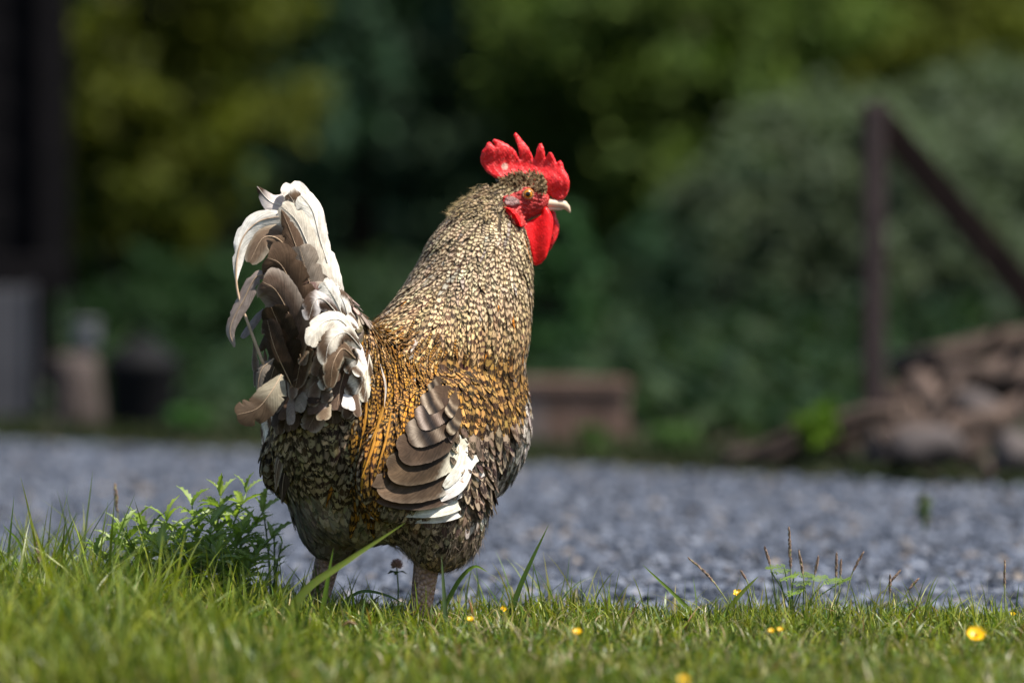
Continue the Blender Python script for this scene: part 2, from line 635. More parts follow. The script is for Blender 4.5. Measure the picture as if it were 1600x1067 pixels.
# undergrowth between the road and the trees
n = 5200
x = RNG.uniform(-3.2, 3.2, n)
y = road_far(x) + 1.5 + RNG.random(n) ** .8 * (15.5 - road_far(x))
hh_ = .06 + .10 * np.clip((y - road_far(x) - 1.5) / 2.0, 0, 3.5)
uc = np.stack([x, y, hh_ * RNG.uniform(.1, 1.0, n)], 1)
v, q, c = leaf_cloud(uc, np.full(n, .10), 42000, .045, [(0.014, 0.034, 0.016), (0.020, 0.045, 0.018), (0.028, 0.050, 0.020)], 78)
tag(mesh_np('undergrowth', v, quads=q, mat=M_leaf, smooth=False, attrs={'Col': c}), 'dark green undergrowth beyond the far edge of the gravel', 'undergrowth', kind='stuff')

n = 5000
x = RNG.uniform(-3.0, 3.0, n)
y = road_far(x) + .03 + RNG.random(n) * 1.7
uc = np.stack([x, y, np.full(n, .012)], 1)
v, q, c = leaf_cloud(uc, np.full(n, .02), 16000, .016, [(0.018, 0.030, 0.012), (0.030, 0.030, 0.016), (0.035, 0.05, 0.018)], 79, zmin=.003)
tag(mesh_np('verge_plants', v, quads=q, mat=M_leaf, smooth=False, attrs={'Col': c}), 'low dark weeds along the far gravel edge', 'ground cover', kind='stuff')

# wood behind everything: one dark mass
wc = np.stack([RNG.uniform(-9, 9, 260), RNG.uniform(24, 28, 260), RNG.uniform(0, 6, 260)], 1)
v, q, c = leaf_cloud(wc, np.full(260, 1.0), 30000, 0.11, DK, 77)
tag(mesh_np('wood', v, quads=q, mat=M_leaf, smooth=False, attrs={'Col': c}), 'dark mass of woodland far behind the trees', 'wood', kind='stuff')
hm = MB()
hm.add([(-60, 27, -0.1), (60, 27, -0.1), (60, 36, 6.5), (-60, 36, 6.5), (60, 80, 9), (-60, 80, 9)], [(0, 1, 2, 3), (3, 2, 4, 5)])
tag(hm.build('hillside', rough_mat('hill_green', (0.008, 0.018, 0.008), (0.02, 0.04, 0.015), 1.5, 0.95, 0.5, 6.0)), kind='structure')

# ================================================================== BACKGROUND: things at the far side of the road
M_black_wood = rough_mat('black_stained_board', (0.002, 0.002, 0.0025), (0.006, 0.005, 0.006), 4.0, 0.9, 0.3, 30.0, (1, 1, 14), 0.08)
M_beam = rough_mat('weathered_dark_beam', (0.006, 0.004, 0.004), (0.016, 0.011, 0.010), 5.0, 0.85, 0.5, 40.0, (6, 6, 1), 0.05)
M_grey_metal = rough_mat('dull_grey_sheet', (0.035, 0.035, 0.042), (0.06, 0.06, 0.068), 3.0, 0.6, 0.1, 20.0)
M_oldwood = rough_mat('pinkish_old_wood', (0.035, 0.026, 0.024), (0.08, 0.062, 0.057), 6.0, 0.85, 0.5, 40.0, (5, 5, 1))
M_crate = rough_mat('brown_planter_board', (0.075, 0.046, 0.034), (0.15, 0.096, 0.076), 6.0, 0.8, 0.4, 40.0, (6, 6, 1))
M_crate_grey = rough_mat('greyed_planter_board', (0.09, 0.07, 0.065), (0.15, 0.12, 0.11), 6.0, 0.8, 0.4, 40.0, (6, 6, 1))
M_tub = plain('black_plastic', (0.006, 0.006, 0.007), 0.7, 0.1)
M_pail = plain('pale_grey_pail', (0.16, 0.165, 0.18), 0.45, 0.5)

# barn with horizontal boards, dark opening below
BX = gx(82, 16.0)
barn = empty('barn', (BX, 9.0, 0))
tag(barn, 'black stained timber barn with horizontal boards at the left edge', 'barn')
m = MB()
m.box((BX - 2.03, 10.8, 2.1), (4.0, 3.4, 3.2))
m.build('wall', M_black_wood, barn)
bme = None
for k in range(16):
    z = 0.52 + k * 0.165
    if bme is None:
        m = MB()
        m.box((0, 0, 0), (4.06, 0.025, 0.17), Matrix.Rotation(0.10, 3, 'X'), 0.004)
        o = m.build('board', M_black_wood, barn)
        bme = o.data
    else:
        o = bpy.data.objects.new('board', bme)
        COL.objects.link(o)
        put_under(o, barn)
    o.location = (BX - 2.03, 9.08, z)
m = MB()
m.box((BX - 0.0, 9.07, 1.75), (0.10, 0.09, 2.7), None, 0.006)
m.build('corner_board', M_black_wood, barn)
m = MB()
m.box((BX - 2.0, 9.06, 0.40), (4.1, 0.12, 0.11), None, 0.006)
m.build('sill_beam', M_black_wood, barn)
for xx in (-0.06, -1.4, -2.8):
    m = MB()
    m.box((BX + xx, 9.12, 0.17), (0.14, 0.14, 0.42), None, 0.008)
    m.build('foundation_post', M_black_wood, barn)
m = MB()
m.box((BX - 2.0, 10.9, 0.17), (4.0, 3.2, 0.4))
m.build('foundation', M_black_wood, barn)
m = MB()
for s in (-1, 1):
    m.box((BX - 2.03, 10.8 + s * 1.0, 4.25), (4.4, 2.4, 0.06), Matrix.Rotation(-s * 0.6, 3, 'X'))
m.build('roof', M_black_wood, barn)
barn.rotation_euler = (0, 0, math.radians(6))

# grey sheet panel leaning under the sill
pn = empty('metal_panel', (gx(15, 15.4), 8.5, 0))
tag(pn, 'dull grey sheet panel standing under the barn sill', 'panel')
m = MB()
m.box((gx(8, 15.4), 8.5, 0.19), (0.12, 0.02, 0.36), None, 0.003)
m.build('sheet', M_grey_metal, pn)
for s in (-1, 1):
    m = MB()
    m.box((gx(8, 15.4) + s * 0.064, 8.495, 0.19), (0.012, 0.035, 0.38), None, 0.003)
    m.build('edge_trim', M_grey_metal, pn)

# old stump-like wooden post and pail on it
st = empty('wooden_stump', (gx(122, 15.0), 8.0, 0))
tag(st, 'short pinkish grey wooden stump beside the black tub', 'stump')
m = MB()
b = Vector((gx(118, 15.0), 8.0, 0))
m.tube([b + Vector((0, 0, -0.05)), b + Vector((0.004, 0, 0.06)), b + Vector((0, 0, 0.14)), b + Vector((-0.006, 0, 0.19)), b + Vector((-0.006, 0, 0.198))], [.085, .069, .062, .060, .052], 14, jit=0.06)
m.build('trunk', M_oldwood, st, True)
m = MB()
m.tube([b + Vector((0.035, -0.02, 0.02)), b + Vector((0.09, -0.05, -0.02))], [.03, .012], 8, jit=.1)
m.tube([b + Vector((-0.035, -0.03, 0.02)), b + Vector((-0.09, -0.06, -0.02))], [.03, .012], 8, jit=.1)
m.build('root', M_oldwood, st, True)
pl = empty('grey_pail', (gx(138, 14.85), 7.85, 0.198))
tag(pl, 'small pale grey pail on top of the wooden stump', 'pail')
b = Vector((gx(134, 15.0), 8.0, 0.1985))
def lathe(prof, c, n=20):
    m = MB()
    vs, fs = [], []
    for r_, z_ in prof:
        for k in range(n):
            a = 2 * math.pi * k / n
            vs.append((c[0] + math.cos(a) * r_, c[1] + math.sin(a) * r_, c[2] + z_))
    for i in range(len(prof) - 1):
        for k in range(n):
            fs.append((i * n + k, i * n + (k + 1) % n, (i + 1) * n + (k + 1) % n, (i + 1) * n + k))
    m.add(vs, fs)
    return m
lathe([(0.001, 0.0), (.030, 0), (.034, .06), (.036, .085), (.038, .085), (.038, .09), (.033, .09), (.028, .01), (0.001, .01)], b).build('pail_body', M_pail, pl, True)
m = MB()
m.tube([b + Vector((.037 * math.cos(a), -.004 - .02 * math.sin(a), .082 - .035 * math.sin(a))) for a in np.linspace(0, math.pi, 9)], [.0022] * 9, 6)
m.build('handle', M_grey_metal, pl, True)

# black tub with lid
tb = empty('black_tub', (gx(222, 14.8), 7.8, 0))
tag(tb, 'squat black plastic tub with sloping lid left of the rooster', 'tub')
b = Vector((gx(222, 14.8), 7.8, -0.02))
lathe([(0.001, 0.0), (.078, 0), (.085, .02), (.092, .17), (.098, .18), (.098, .19), (.09, .19)], b, 24).build('tub_body', M_tub, tb, True)
lathe([(.1, .188), (.102, .20), (.092, .212), (.05, .245), (.02, .26), (0.001, .262)], b, 24).build('lid', M_tub, tb, True)
m = MB()
m.tube([b + Vector((.03 * math.cos(a), -.005, .255 + .022 * math.sin(a))) for a in np.linspace(0, math.pi, 9)], [.006] * 9, 7)
m.build('handle', M_tub, tb, True)

# wooden planter box
pd = 13.6
pb = empty('wooden_planter', (gx(905, pd), pd - 7, 0))
tag(pb, 'brown wooden planter box of upright boards behind the breast', 'planter')
x0, x1 = gx(790, pd), gx(978, pd)
yy = pd - 7
bw = (x1 - x0) / 6
for k in range(6):
    m = MB()
    m.box((x0 + bw * (k + .5), yy, 0.075 + random.uniform(-.003, .003)), (bw * .94, .02, 0.17), None, .003, .0012)
    m.build('board', M_crate_grey if k < 2 else M_crate, pb)
for k in range(5):
    for xs in (x0 + .005, x1 - .005):
        m = MB()
        m.box((xs, yy + .035 + .047 * k, 0.075), (.02, .044, 0.17), None, .003, .0012)
        m.build('board', M_crate, pb)
m = MB()
m.box(((x0 + x1) / 2, yy - .014, 0.147), (x1 - x0 + .03, .012, .028), None, .002)
m.build('rim', M_crate, pb)
m = MB()
m.box(((x0 + x1) / 2, yy + .13, 0.125), (x1 - x0 - .03, .22, .02), None, 0)
m.build('planting_soil', M_earth, pb)
m = MB()
m.box(((x0 + x1) / 2, yy + .262, 0.075), (x1 - x0 - .03, .02, .17), None, .003)
m.build('board', M_crate, pb)

# upright post with leaning beam
fd = 12.2
fr = empty('timber_frame', (gx(1366, fd), fd - 7, 0))
tag(fr, 'dark timber frame of upright post and long leaning beam', 'timber frame')
pt = W(1366, 172, fd - 7)
M_post = rough_mat('purplish_post_wood', (0.018, 0.012, 0.012), (0.045, 0.030, 0.030), 5.0, 0.85, 0.5, 40.0, (6, 6, 1))
m = MB()
m.box((pt[0], pt[1], pt[2] / 2 - .02), (.046, .05, pt[2] + .06), None, .004, .001)
m.build('post', M_post, fr)
e = W(1760, 640, fd - 7)
s0 = W(1372, 180, fd - 7) + np.array([0, .052, 0])
e = e + np.array([0, .052, 0])
d = Vector(e - s0)
m = MB()
mid = (s0 + e) / 2
ang = math.atan2(-d.z, d.x)
m.box(mid, (d.length + .05, .045, .062), Matrix.Rotation(ang, 3, 'Y'), .004, .001)
m.build('leaning_beam', M_beam, fr)
m = MB()
m.box((e[0], e[1], e[2] / 2 - .02), (.05, .05, e[2] + .06), None, .004, .001)
m.build('post', M_beam, fr)

# pile of roots, logs and stones on the right
M_log = rough_mat('grey_brown_log_bark', (0.022, 0.015, 0.012), (0.090, 0.062, 0.050), 8.0, 0.9, 0.8, 40.0, (1, 1, 1))
M_cut = rough_mat('sawn_log_end', (0.15, 0.10, 0.075), (0.26, 0.19, 0.15), 12.0, 0.85, 0.3, 60.0)
M_rock = rough_mat('purple_grey_rock', (0.040, 0.033, 0.033), (0.095, 0.080, 0.078), 7.0, 0.9, 0.9, 30.0)


def log_thing(label, a, b_, r, bend=0.03, n=7):
    a, b_ = Vector(a), Vector(b_)
    t = empty('log', (a.x, a.y, 0))
    tag(t, label, 'log', 'logs heaped under the leaning beam')
    ax = (b_ - a).normalized()
    pts, rad = [], []
    for i in range(n):
        k = i / (n - 1)
        pts.append(a.lerp(b_, k) + Vector((0, 0, bend * math.sin(k * 3.1))) + Vector((0, random.uniform(-.006, .006), random.uniform(-.006, .006))))
        rad.append(r * (1.08 - .25 * k + random.uniform(-.05, .05)))
    m = MB()
    m.tube(pts, rad, 11, True, 0.07)
    m.build('trunk', M_log, t, True)
    for p, q, rr in ((pts[0], pts[1], rad[0]), (pts[-1], pts[-2], rad[-1])):
        dd = (p - q).normalized()
        m = MB()
        m.tube([p + dd * .001, p + dd * .004], [rr * .9, rr * .88], 11, True, 0.03)
        m.build('sawn_end', M_cut, t)
    m = MB()
    k = pts[n // 2]
    m.tube([k, k + Vector((.02, -.03, r * 1.5)), k + Vector((.03, -.05, r * 2.1))], [r * .35, r * .25, r * .16], 7, True, .1)
    m.build('branch_stub', M_log, t, True)
    return t


def Wd(px, py, d):
    return W(px, py, d - 7)


def rock_thing(label, px, py, d, rx, rz, seed):
    r = np.random.default_rng(seed)
    c = Wd(px, py, d)
    n, k = 16, 11
    th = np.linspace(0, 2 * np.pi, n, endpoint=False)
    ph = np.linspace(-np.pi / 2, np.pi / 2, k)
    A, B_ = np.meshgrid(th, ph)
    dirs = np.stack([np.cos(B_) * np.cos(A), np.cos(B_) * np.sin(A), np.sin(B_)], -1)
    fr_ = r.normal(size=(5, 3)) * 2.0
    ph_ = r.random(5) * 6
    nz = sum(np.sin(dirs @ fr_[i] + ph_[i]) for i in range(5)) * 0.07
    planes = r.normal(size=(9, 3))
    planes /= np.linalg.norm(planes, axis=1)[:, None]
    lim = np.min(np.where(dirs @ planes.T > 0.05, 0.82 / np.maximum(dirs @ planes.T, .05), 9), axis=-1)
    rad = np.minimum(1 + nz, lim * r.uniform(.95, 1.05))
    v = c + dirs * rad[..., None] * np.array([rx, rx * .8, rz])
    i = np.arange(n * k).reshape(k, n)
    q = np.stack([i[:-1], np.roll(i[:-1], -1, 1), np.roll(i[1:], -1, 1), i[1:]], -1).reshape(-1, 4)
    o = mesh_np('rock', v.reshape(-1, 3), quads=q, mat=M_rock, smooth=False)
    return tag(o, label, 'rock', 'rocks at the foot of the log heap')


rock_thing('large purplish rock at the front of the log heap', 1450, 700, 11.7, .075, .05, 1)
rock_thing('rounded rock at the right end of the log heap', 1585, 705, 11.6, .05, .045, 2)
rock_thing('small rock just right of the upright post foot', 1385, 705, 11.75, .035, .035, 3)
rock_thing('dark rock in the middle of the log heap', 1530, 640, 12.0, .06, .04, 6)
log_thing('thick log lying highest across the log heap', Wd(1395, 575, 12.35), Wd(1700, 520, 12.4), .030, .01)
log_thing('log sloping up to the right edge in the log heap', Wd(1490, 720, 11.8), Wd(1700, 585, 12.0), .028)
log_thing('slim log sloping down to the left at the post foot', Wd(1430, 645, 12.0), Wd(1180, 725, 12.1), .022, .01)
log_thing('short log lying beneath the highest log', Wd(1470, 585, 12.2), Wd(1660, 600, 12.1), .035, .0)
log_thing('thin crooked log leaning left in the log heap', Wd(1590, 560, 12.3), Wd(1410, 680, 11.95), .018, .03)
log_thing('log flat on the ground left of the upright post', Wd(1140, 716, 12.3), Wd(1340, 690, 12.3), .024, .0)
log_thing('log end poking out at the lower right edge', Wd(1540, 735, 11.6), Wd(1720, 700, 11.7), .026, .0)
log_thing('pale log lying low across the front of the heap', Wd(1370, 690, 11.75), Wd(1560, 655, 11.85), .030, .0)
log_thing('broken log standing tilted behind the front rock', Wd(1500, 700, 11.9), Wd(1430, 590, 12.1), .032, .0)
log_thing('crooked branch reaching left from the upright post', Wd(1400, 640, 11.9), Wd(1130, 728, 12.0), .014, .02)
log_thing('log buried at the back of the log heap', Wd(1380, 640, 12.5), Wd(1700, 560, 12.6), .05, .0)
# earth bank under the heap
bk = np.array([Wd(1400, 735, 12.2), Wd(1600, 735, 12.2)])
n = 24
xs = np.linspace(gx(1120, 12.4), gx(1900, 12.4), n)
ys = np.linspace(5.0, 6.6, 10)
X, Y = np.meshgrid(xs, ys, indexing='ij')
t = (X - xs[0]) / (xs[-1] - xs[0])
Z = -0.03 + 0.12 * np.clip(t * 1.6, 0, 1) * np.sin(np.clip((Y - 5.0) / 1.6, 0, 1) * np.pi) ** .8 + 0.012 * RNG.random(X.shape)
i = np.arange(X.size).reshape(X.shape)
q = np.stack([i[:-1, :-1], i[1:, :-1], i[1:, 1:], i[:-1, 1:]], -1).reshape(-1, 4)
tag(mesh_np('earth_bank', np.stack([X, Y, Z], -1).reshape(-1, 3), quads=q, mat=M_earth), kind='structure')


def small_plant(name, label, px, pybase, d, h, spread, n, size, cols, seed, group):
    base = Wd(px, pybase, d)
    r = np.random.default_rng(seed)
    t = empty(name, base)
    tag(t, label, 'plant', group)
    m = MB()
    tips = []
    for k in range(6):
        an = r.uniform(0, 6.28)
        tp = Vector(base) + Vector((math.cos(an) * spread * .6, math.sin(an) * spread * .6, h * r.uniform(.6, .95)))
        m.tube([Vector(base), Vector(base).lerp(tp, .5) + Vector((0, 0, h * .1)), tp], [.003, .0025, .001], 5)
        tips.append(tp)
    M_st = plain('plant_stem', (0.05, 0.10, 0.02))
    m.build('stem', M_st, t, True)
    cen = np.array([list(Vector(base).lerp(tp, k)) for tp in tips for k in (.5, .75, 1.0)])
    v, q, c = leaf_cloud(cen, np.full(len(cen), spread * .45), n, size, cols, seed)
    mesh_np('leaves', v, quads=q, mat=M_leaf, parent=t, smooth=False, attrs={'Col': c})['kind'] = 'stuff'


BP = 'small plants at the far edge of the gravel'
small_plant('young_plant', 'bright yellow green young plant in front of the log heap', 1275, 715, 11.9, .115, .05, 260, .016, [(0.11, 0.20, 0.015), (0.09, 0.17, 0.015)], 5, BP)
small_plant('young_plant', 'pale green low plant right of the wooden planter', 1050, 722, 12.9, .075, .065, 320, .016, [(0.09, 0.16, 0.055), (0.06, 0.12, 0.03)], 6, BP)
small_plant('young_plant', 'low green plant at the road edge below the black tub', 290, 690, 14.3, .07, .08, 300, .018, [(0.03, 0.09, 0.02), (0.04, 0.10, 0.02)], 7, BP)
small_plant('young_plant', 'tiny green plant at the foot of the wooden planter', 925, 722, 13.0, .03, .05, 160, .012, [(0.06, 0.11, 0.03), (0.05, 0.1, 0.02)], 8, BP)
small_plant('young_plant', 'thin pale weed growing out of the gravel at right', 1445, 830, 8.95, .06, .012, 40, .008, [(0.10, 0.13, 0.05), (0.14, 0.14, 0.07)], 9, BP)

# ================================================================== ROOSTER
TH = math.radians(48)
HH = np.array([math.cos(TH), math.sin(TH), 0.0])       # heading
RR = np.array([math.sin(TH), -math.cos(TH), 0.0])      # the bird's right side
UU = np.array([0.0, 0.0, 1.0])
BC = W(622, 670, 0.0)


def B(f, r, u):
    return BC + f * HH + r * RR + u * UU


def smin(a, b, k):
    h = np.clip(0.5 + 0.5 * (b - a) / k, 0, 1)
    return b * (1 - h) + a * h - k * h * (1 - h)


def ell(c, R, r):
    c, R, r = np.asarray(c), np.asarray(R), np.asarray(r)
    def f(p):
        q = (p - c) @ R.T
        k0 = np.linalg.norm(q / r, axis=-1)
        k1 = np.linalg.norm(q / (r * r), axis=-1)
        return k0 * (k0 - 1.0) / np.maximum(k1, 1e-6)
    return f


def cone(a, b, ra, rb, flat=None):
    a, b = np.asarray(a), np.asarray(b)
    ab = b - a
    L2 = ab @ ab
    def f(p):
        t = np.clip(((p - a) @ ab) / L2, 0, 1)
        d = p - (a + t[..., None] * ab)
        return np.linalg.norm(d, axis=-1) - (ra + t * (rb - ra))
    return f


def frame(pitch=0.0):
    """rows: forward, right, up ; positive pitch = front up"""
    c, s = math.cos(pitch), math.sin(pitch)
    return np.array([HH * c + UU * s, RR, -HH * s + UU * c])


# head stands in profile: x forward, y depth
HY = 0.10
def HP(zx, zy):            # point from the enlarged head view (985x1067 over 240x260 px)
    return W(680 + zx / 4.104, 180 + zy / 4.104, HY)


PR = []          # (function, blend radius)
PR.append((ell(B(0, 0, 0.0), frame(.12), (.170, .098, .112)), .03))
PR.append((ell(B(.098, 0, .012), frame(.2), (.098, .094, .115)), .03))
PR.append((ell(B(-.100, 0, .005), frame(0), (.088, .080, .097)), .03))
PR.append((ell(B(-.065, 0, -.075), frame(0), (.078, .076, .066)), .03))
TAILTOP = W(487, 455, -.16)
PR.append((cone(B(-.10, 0, .055), TAILTOP, .076, .026), .03))
# neck
NK = [(W(704, 560, .055), .085), (W(718, 515, .065), .0815), (W(737, 455, .08), .0690), (W(749, 405, .088), .0590), (W(762, 360, .095), .0430), (W(777, 327, HY), .029)]
for (a, ra), (b, rb) in zip(NK[:-1], NK[1:]):
    PR.append((cone(a, b, ra, rb), .02))
PR.append((ell(W(655, 545, .01), np.eye(3), (.062, .06, .05)), .04))
# head
PR.append((ell(W(797, 299, HY), np.eye(3), (.036, .024, .0300)), .012))
PR.append((ell(W(826, 312, HY), np.eye(3), (.026, .018, .0200)), .012))
for s_ in (-1, 1):
    PR.append((ell(W(808, 281, HY + s_ * .0130), np.eye(3), (.030, .0095, .0125)), .006))
# wings
def wing_prim(s):
    return ell(B(-.028, s * .090, -.024), frame(.33), (.138, .026, .078))
PR.append((wing_prim(1), .012))
PR.append((ell(B(-.012, -.083, -.012), frame(.28), (.140, .026, .070)), .012))
# thighs
PR.append((ell(W(688, 800, -.055), frame(.1), (.062, .048, .070)), .03))
PR.append((ell(W(522, 790, .02), frame(.1), (.055, .044, .068)), .03))
NPLUM = len(PR)
# shanks and toes
FR = W(655, 985, -.055)
FL = W(490, 982, .02)
FR[2] = 0.012
FL[2] = 0.012
kneeR, kneeL = W(668, 872, -.05), W(516, 862, .025)
LEGS = []
for knee, ft in ((kneeR, FR), (kneeL, FL)):
    LEGS.append(cone(knee, ft, .0165, .0125))
    for an, ln in ((0, .062), (.62, .052), (-.62, .052), (math.pi + .15, .028)):
        d = HH * math.cos(an) + RR * math.sin(an)
        mid = ft + d * ln * .5 + np.array([0, 0, .001])
        end = ft + d * ln + np.array([0, 0, -.006])
        LEGS.append(cone(ft, mid, .0105, .0080))
        LEGS.append(cone(mid, end, .0080, .0060))
        LEGS.append(cone(end, end + d * .012 + np.array([0, 0, -.003]), .0050, .0018))


def sdf_plum(p):
    d = None
    for f, k in PR:
        e = f(p)
        d = e if d is None else smin(d, e, k)
    return d


def sdf_all(p):
    d = sdf_plum(p)
    for f in LEGS:
        d = smin(d, f(p), .006)
    return d


def grad(fn, p, e=.0015):
    g_ = np.stack([fn(p + np.array(o)) - fn(p - np.array(o)) for o in ((e, 0, 0), (0, e, 0), (0, 0, e))], -1)
    return g_ / np.maximum(np.linalg.norm(g_, axis=-1, keepdims=True), 1e-9)


def surf_nets(fn, lo, hi, h):
    lo, hi = np.asarray(lo), np.asarray(hi)
    n = np.ceil((hi - lo) / h).astype(int) + 1
    ax = [lo[i] + h * np.arange(n[i]) for i in range(3)]
    V = np.empty(n, np.float32)
    for i in range(n[0]):
        Yg, Zg = np.meshgrid(ax[1], ax[2], indexing='ij')
        V[i] = fn(np.stack([np.full_like(Yg, ax[0][i]), Yg, Zg], -1))
    S = V < 0
    nc = n - 1
    acc = np.zeros(tuple(nc) + (3,))
    cnt = np.zeros(tuple(nc))
    cor = [(0, 0, 0), (1, 0, 0), (0, 1, 0), (1, 1, 0), (0, 0, 1), (1, 0, 1), (0, 1, 1), (1, 1, 1)]
    def sub(A, o):
        return A[o[0]:o[0] + nc[0], o[1]:o[1] + nc[1], o[2]:o[2] + nc[2]]
    for a in range(8):
        for b in range(a + 1, 8):
            if sum(abs(np.subtract(cor[a], cor[b]))) != 1:
                continue
            va, vb = sub(V, cor[a]), sub(V, cor[b])
            m = (va < 0) != (vb < 0)
            t = np.where(m, va / np.where(m, va - vb, 1), 0)
            for k in range(3):
                acc[..., k] += np.where(m, cor[a][k] + t * (cor[b][k] - cor[a][k]), 0)
            cnt += m
    act = cnt > 0
    idx = -np.ones(tuple(nc), np.int64)
    ii = np.argwhere(act)
    idx[act] = np.arange(len(ii))
    vs = lo + h * (ii + acc[act] / cnt[act][:, None])
    quads = []
    for k in range(3):
        o1 = [0, 0, 0]
        o1[k] = 1
        A = S[tuple(slice(0, n[d] - o1[d]) for d in range(3))]
        Bb = S[tuple(slice(o1[d], n[d]) for d in range(3))]
        e = np.argwhere(A != Bb)
        i1, i2 = (k + 1) % 3, (k + 2) % 3
        ok = (e[:, i1] > 0) & (e[:, i2] > 0) & (e[:, i1] < nc[i1]) & (e[:, i2] < nc[i2]) & (e[:, k] < nc[k])
        e = e[ok]
        ins = A[tuple(e.T)]
        def at(d1, d2):
            c = e.copy()
            c[:, i1] -= d1
            c[:, i2] -= d2
            return idx[tuple(c.T)]
        q = np.stack([at(1, 1), at(0, 1), at(0, 0), at(1, 0)], 1)
        q[~ins] = q[~ins][:, ::-1]
        quads.append(q)
    return vs, np.concatenate(quads)


def project_to(fn, p, off, it=2):
    for _ in range(it):
        g_ = grad(fn, p)
        p = p - g_ * (fn(p) - off)[..., None]
    return p, grad(fn, p)


def hit(px, py, fn=None, off=0.0):
    """first point of the plumage surface seen through photo pixels (arrays)"""
    fn = fn or sdf_plum
    px, py = np.atleast_1d(px).astype(float), np.atleast_1d(py).astype(float)
    d = np.stack([ray(a, b) for a, b in zip(px, py)])
    t = np.full(len(px), 6.55)
    best_t, best = t.copy(), np.full(len(px), 9.0)
    for _ in range(34):
        p = CAMP + d * t[:, None]
        s = fn(p) - off
        m = np.abs(s) < best
        best[m], best_t[m] = np.abs(s)[m], t[m]
        t = np.minimum(t + np.maximum(s, 0.0) * .9, 7.5)
    return CAMP + d * best_t[:, None]


# ---------------------------------------------------------------- rooster materials
def feather_mat(name='small_feather'):
    """colours and barring come from per-feather attributes; barbs and shaft from uv"""
    m, nt, out = new_mat(name)
    cl = N(nt, 'ShaderNodeAttribute', attribute_name='light')
    cd = N(nt, 'ShaderNodeAttribute', attribute_name='dark')
    pa = N(nt, 'ShaderNodeAttribute', attribute_name='pat')     # r bars, g phase, b duty, a tip
    sp = N(nt, 'ShaderNodeSeparateColor')
    L(nt, pa.outputs['Color'], sp.inputs[0])
    uvn = N(nt, 'ShaderNodeUVMap')
    su = N(nt, 'ShaderNodeSeparateXYZ')
    L(nt, uvn.outputs[0], su.inputs[0])
    u = math_n(nt, 'MULTIPLY', math_n(nt, 'SUBTRACT', su.outputs[0], 0.5), 2.0)
    au = math_n(nt, 'ABSOLUTE', u)
    v = su.outputs[1]
    tc = N(nt, 'ShaderNodeTexCoord')
    nz = noise(nt, 260.0, 2, 0.6, tc.outputs['Object'])
    w = math_n(nt, 'SUBTRACT', nz.outputs[0], 0.5)
    ph = math_n(nt, 'ADD', math_n(nt, 'MULTIPLY', v, sp.outputs[0]), sp.outputs[1])
    ph = math_n(nt, 'ADD', ph, math_n(nt, 'MULTIPLY', math_n(nt, 'POWER', au, 1.6), 0.22))
    ph = math_n(nt, 'ADD', ph, math_n(nt, 'MULTIPLY', w, 1.0))
    s = math_n(nt, 'SINE', math_n(nt, 'MULTIPLY', ph, 6.2832))
    s = math_n(nt, 'ADD', s, math_n(nt, 'MULTIPLY', math_n(nt, 'SUBTRACT', sp.outputs[2], 0.5), 2.0))
    mr = N(nt, 'ShaderNodeMapRange', interpolation_type='SMOOTHSTEP')
    mr.inputs[1].default_value = -0.4
    mr.inputs[2].default_value = 0.4
    L(nt, s, mr.inputs[0])
    rim = N(nt, 'ShaderNodeMapRange', interpolation_type='SMOOTHSTEP')
    rim.inputs[1].default_value = 0.45
    rim.inputs[2].default_value = 0.95
    rim.inputs[4].default_value = 0.85
    L(nt, math_n(nt, 'ADD', au, math_n(nt, 'MULTIPLY', w, 0.5)), rim.inputs[0])
    rimf = math_n(nt, 'MULTIPLY', rim.outputs[0], pa.outputs['Alpha'])
    c = mix_c(nt, math_n(nt, 'MAXIMUM', mr.outputs[0], rimf), cl.outputs[0], cd.outputs[0])
    # barbs: fine oblique lines
    bw = math_n(nt, 'ADD', math_n(nt, 'MULTIPLY', v, 26.0), math_n(nt, 'MULTIPLY', au, -9.0))
    bs = math_n(nt, 'MULTIPLY_ADD', math_n(nt, 'SINE', math_n(nt, 'MULTIPLY', math_n(nt, 'ADD', bw, math_n(nt, 'MULTIPLY', w, 2.0)), 6.2832)), 0.13, 0.95)
    cb = N(nt, 'ShaderNodeCombineColor')
    for i in range(3):
        L(nt, bs, cb.inputs[i])
    c = mix_c(nt, 1.0, c, cb.outputs[0], 'MULTIPLY')
    shaft = math_n(nt, 'LESS_THAN', au, 0.07)
    c = mix_c(nt, math_n(nt, 'MULTIPLY', shaft, 0.35), c, cl.outputs[0])
    return finish_feather(m, nt, out, c)


def finish_feather(m, nt, out, c, trans=0.30):
    p = N(nt, 'ShaderNodeBsdfPrincipled')
    p.inputs['Roughness'].default_value = 0.62
    p.inputs['Specular IOR Level'].default_value = 0.12
    p.inputs['Sheen Weight'].default_value = 0.04
    p.inputs['Sheen Roughness'].default_value = 0.4
    L(nt, c, p.inputs['Base Color'])
    t = N(nt, 'ShaderNodeBsdfTranslucent')
    L(nt, c, t.inputs[0])
    mx = N(nt, 'ShaderNodeMixShader')
    mx.inputs[0].default_value = trans
    L(nt, p.outputs[0], mx.inputs[1])
    L(nt, t.outputs[0], mx.inputs[2])
    L(nt, mx.outputs[0], out.inputs[0])
    return m


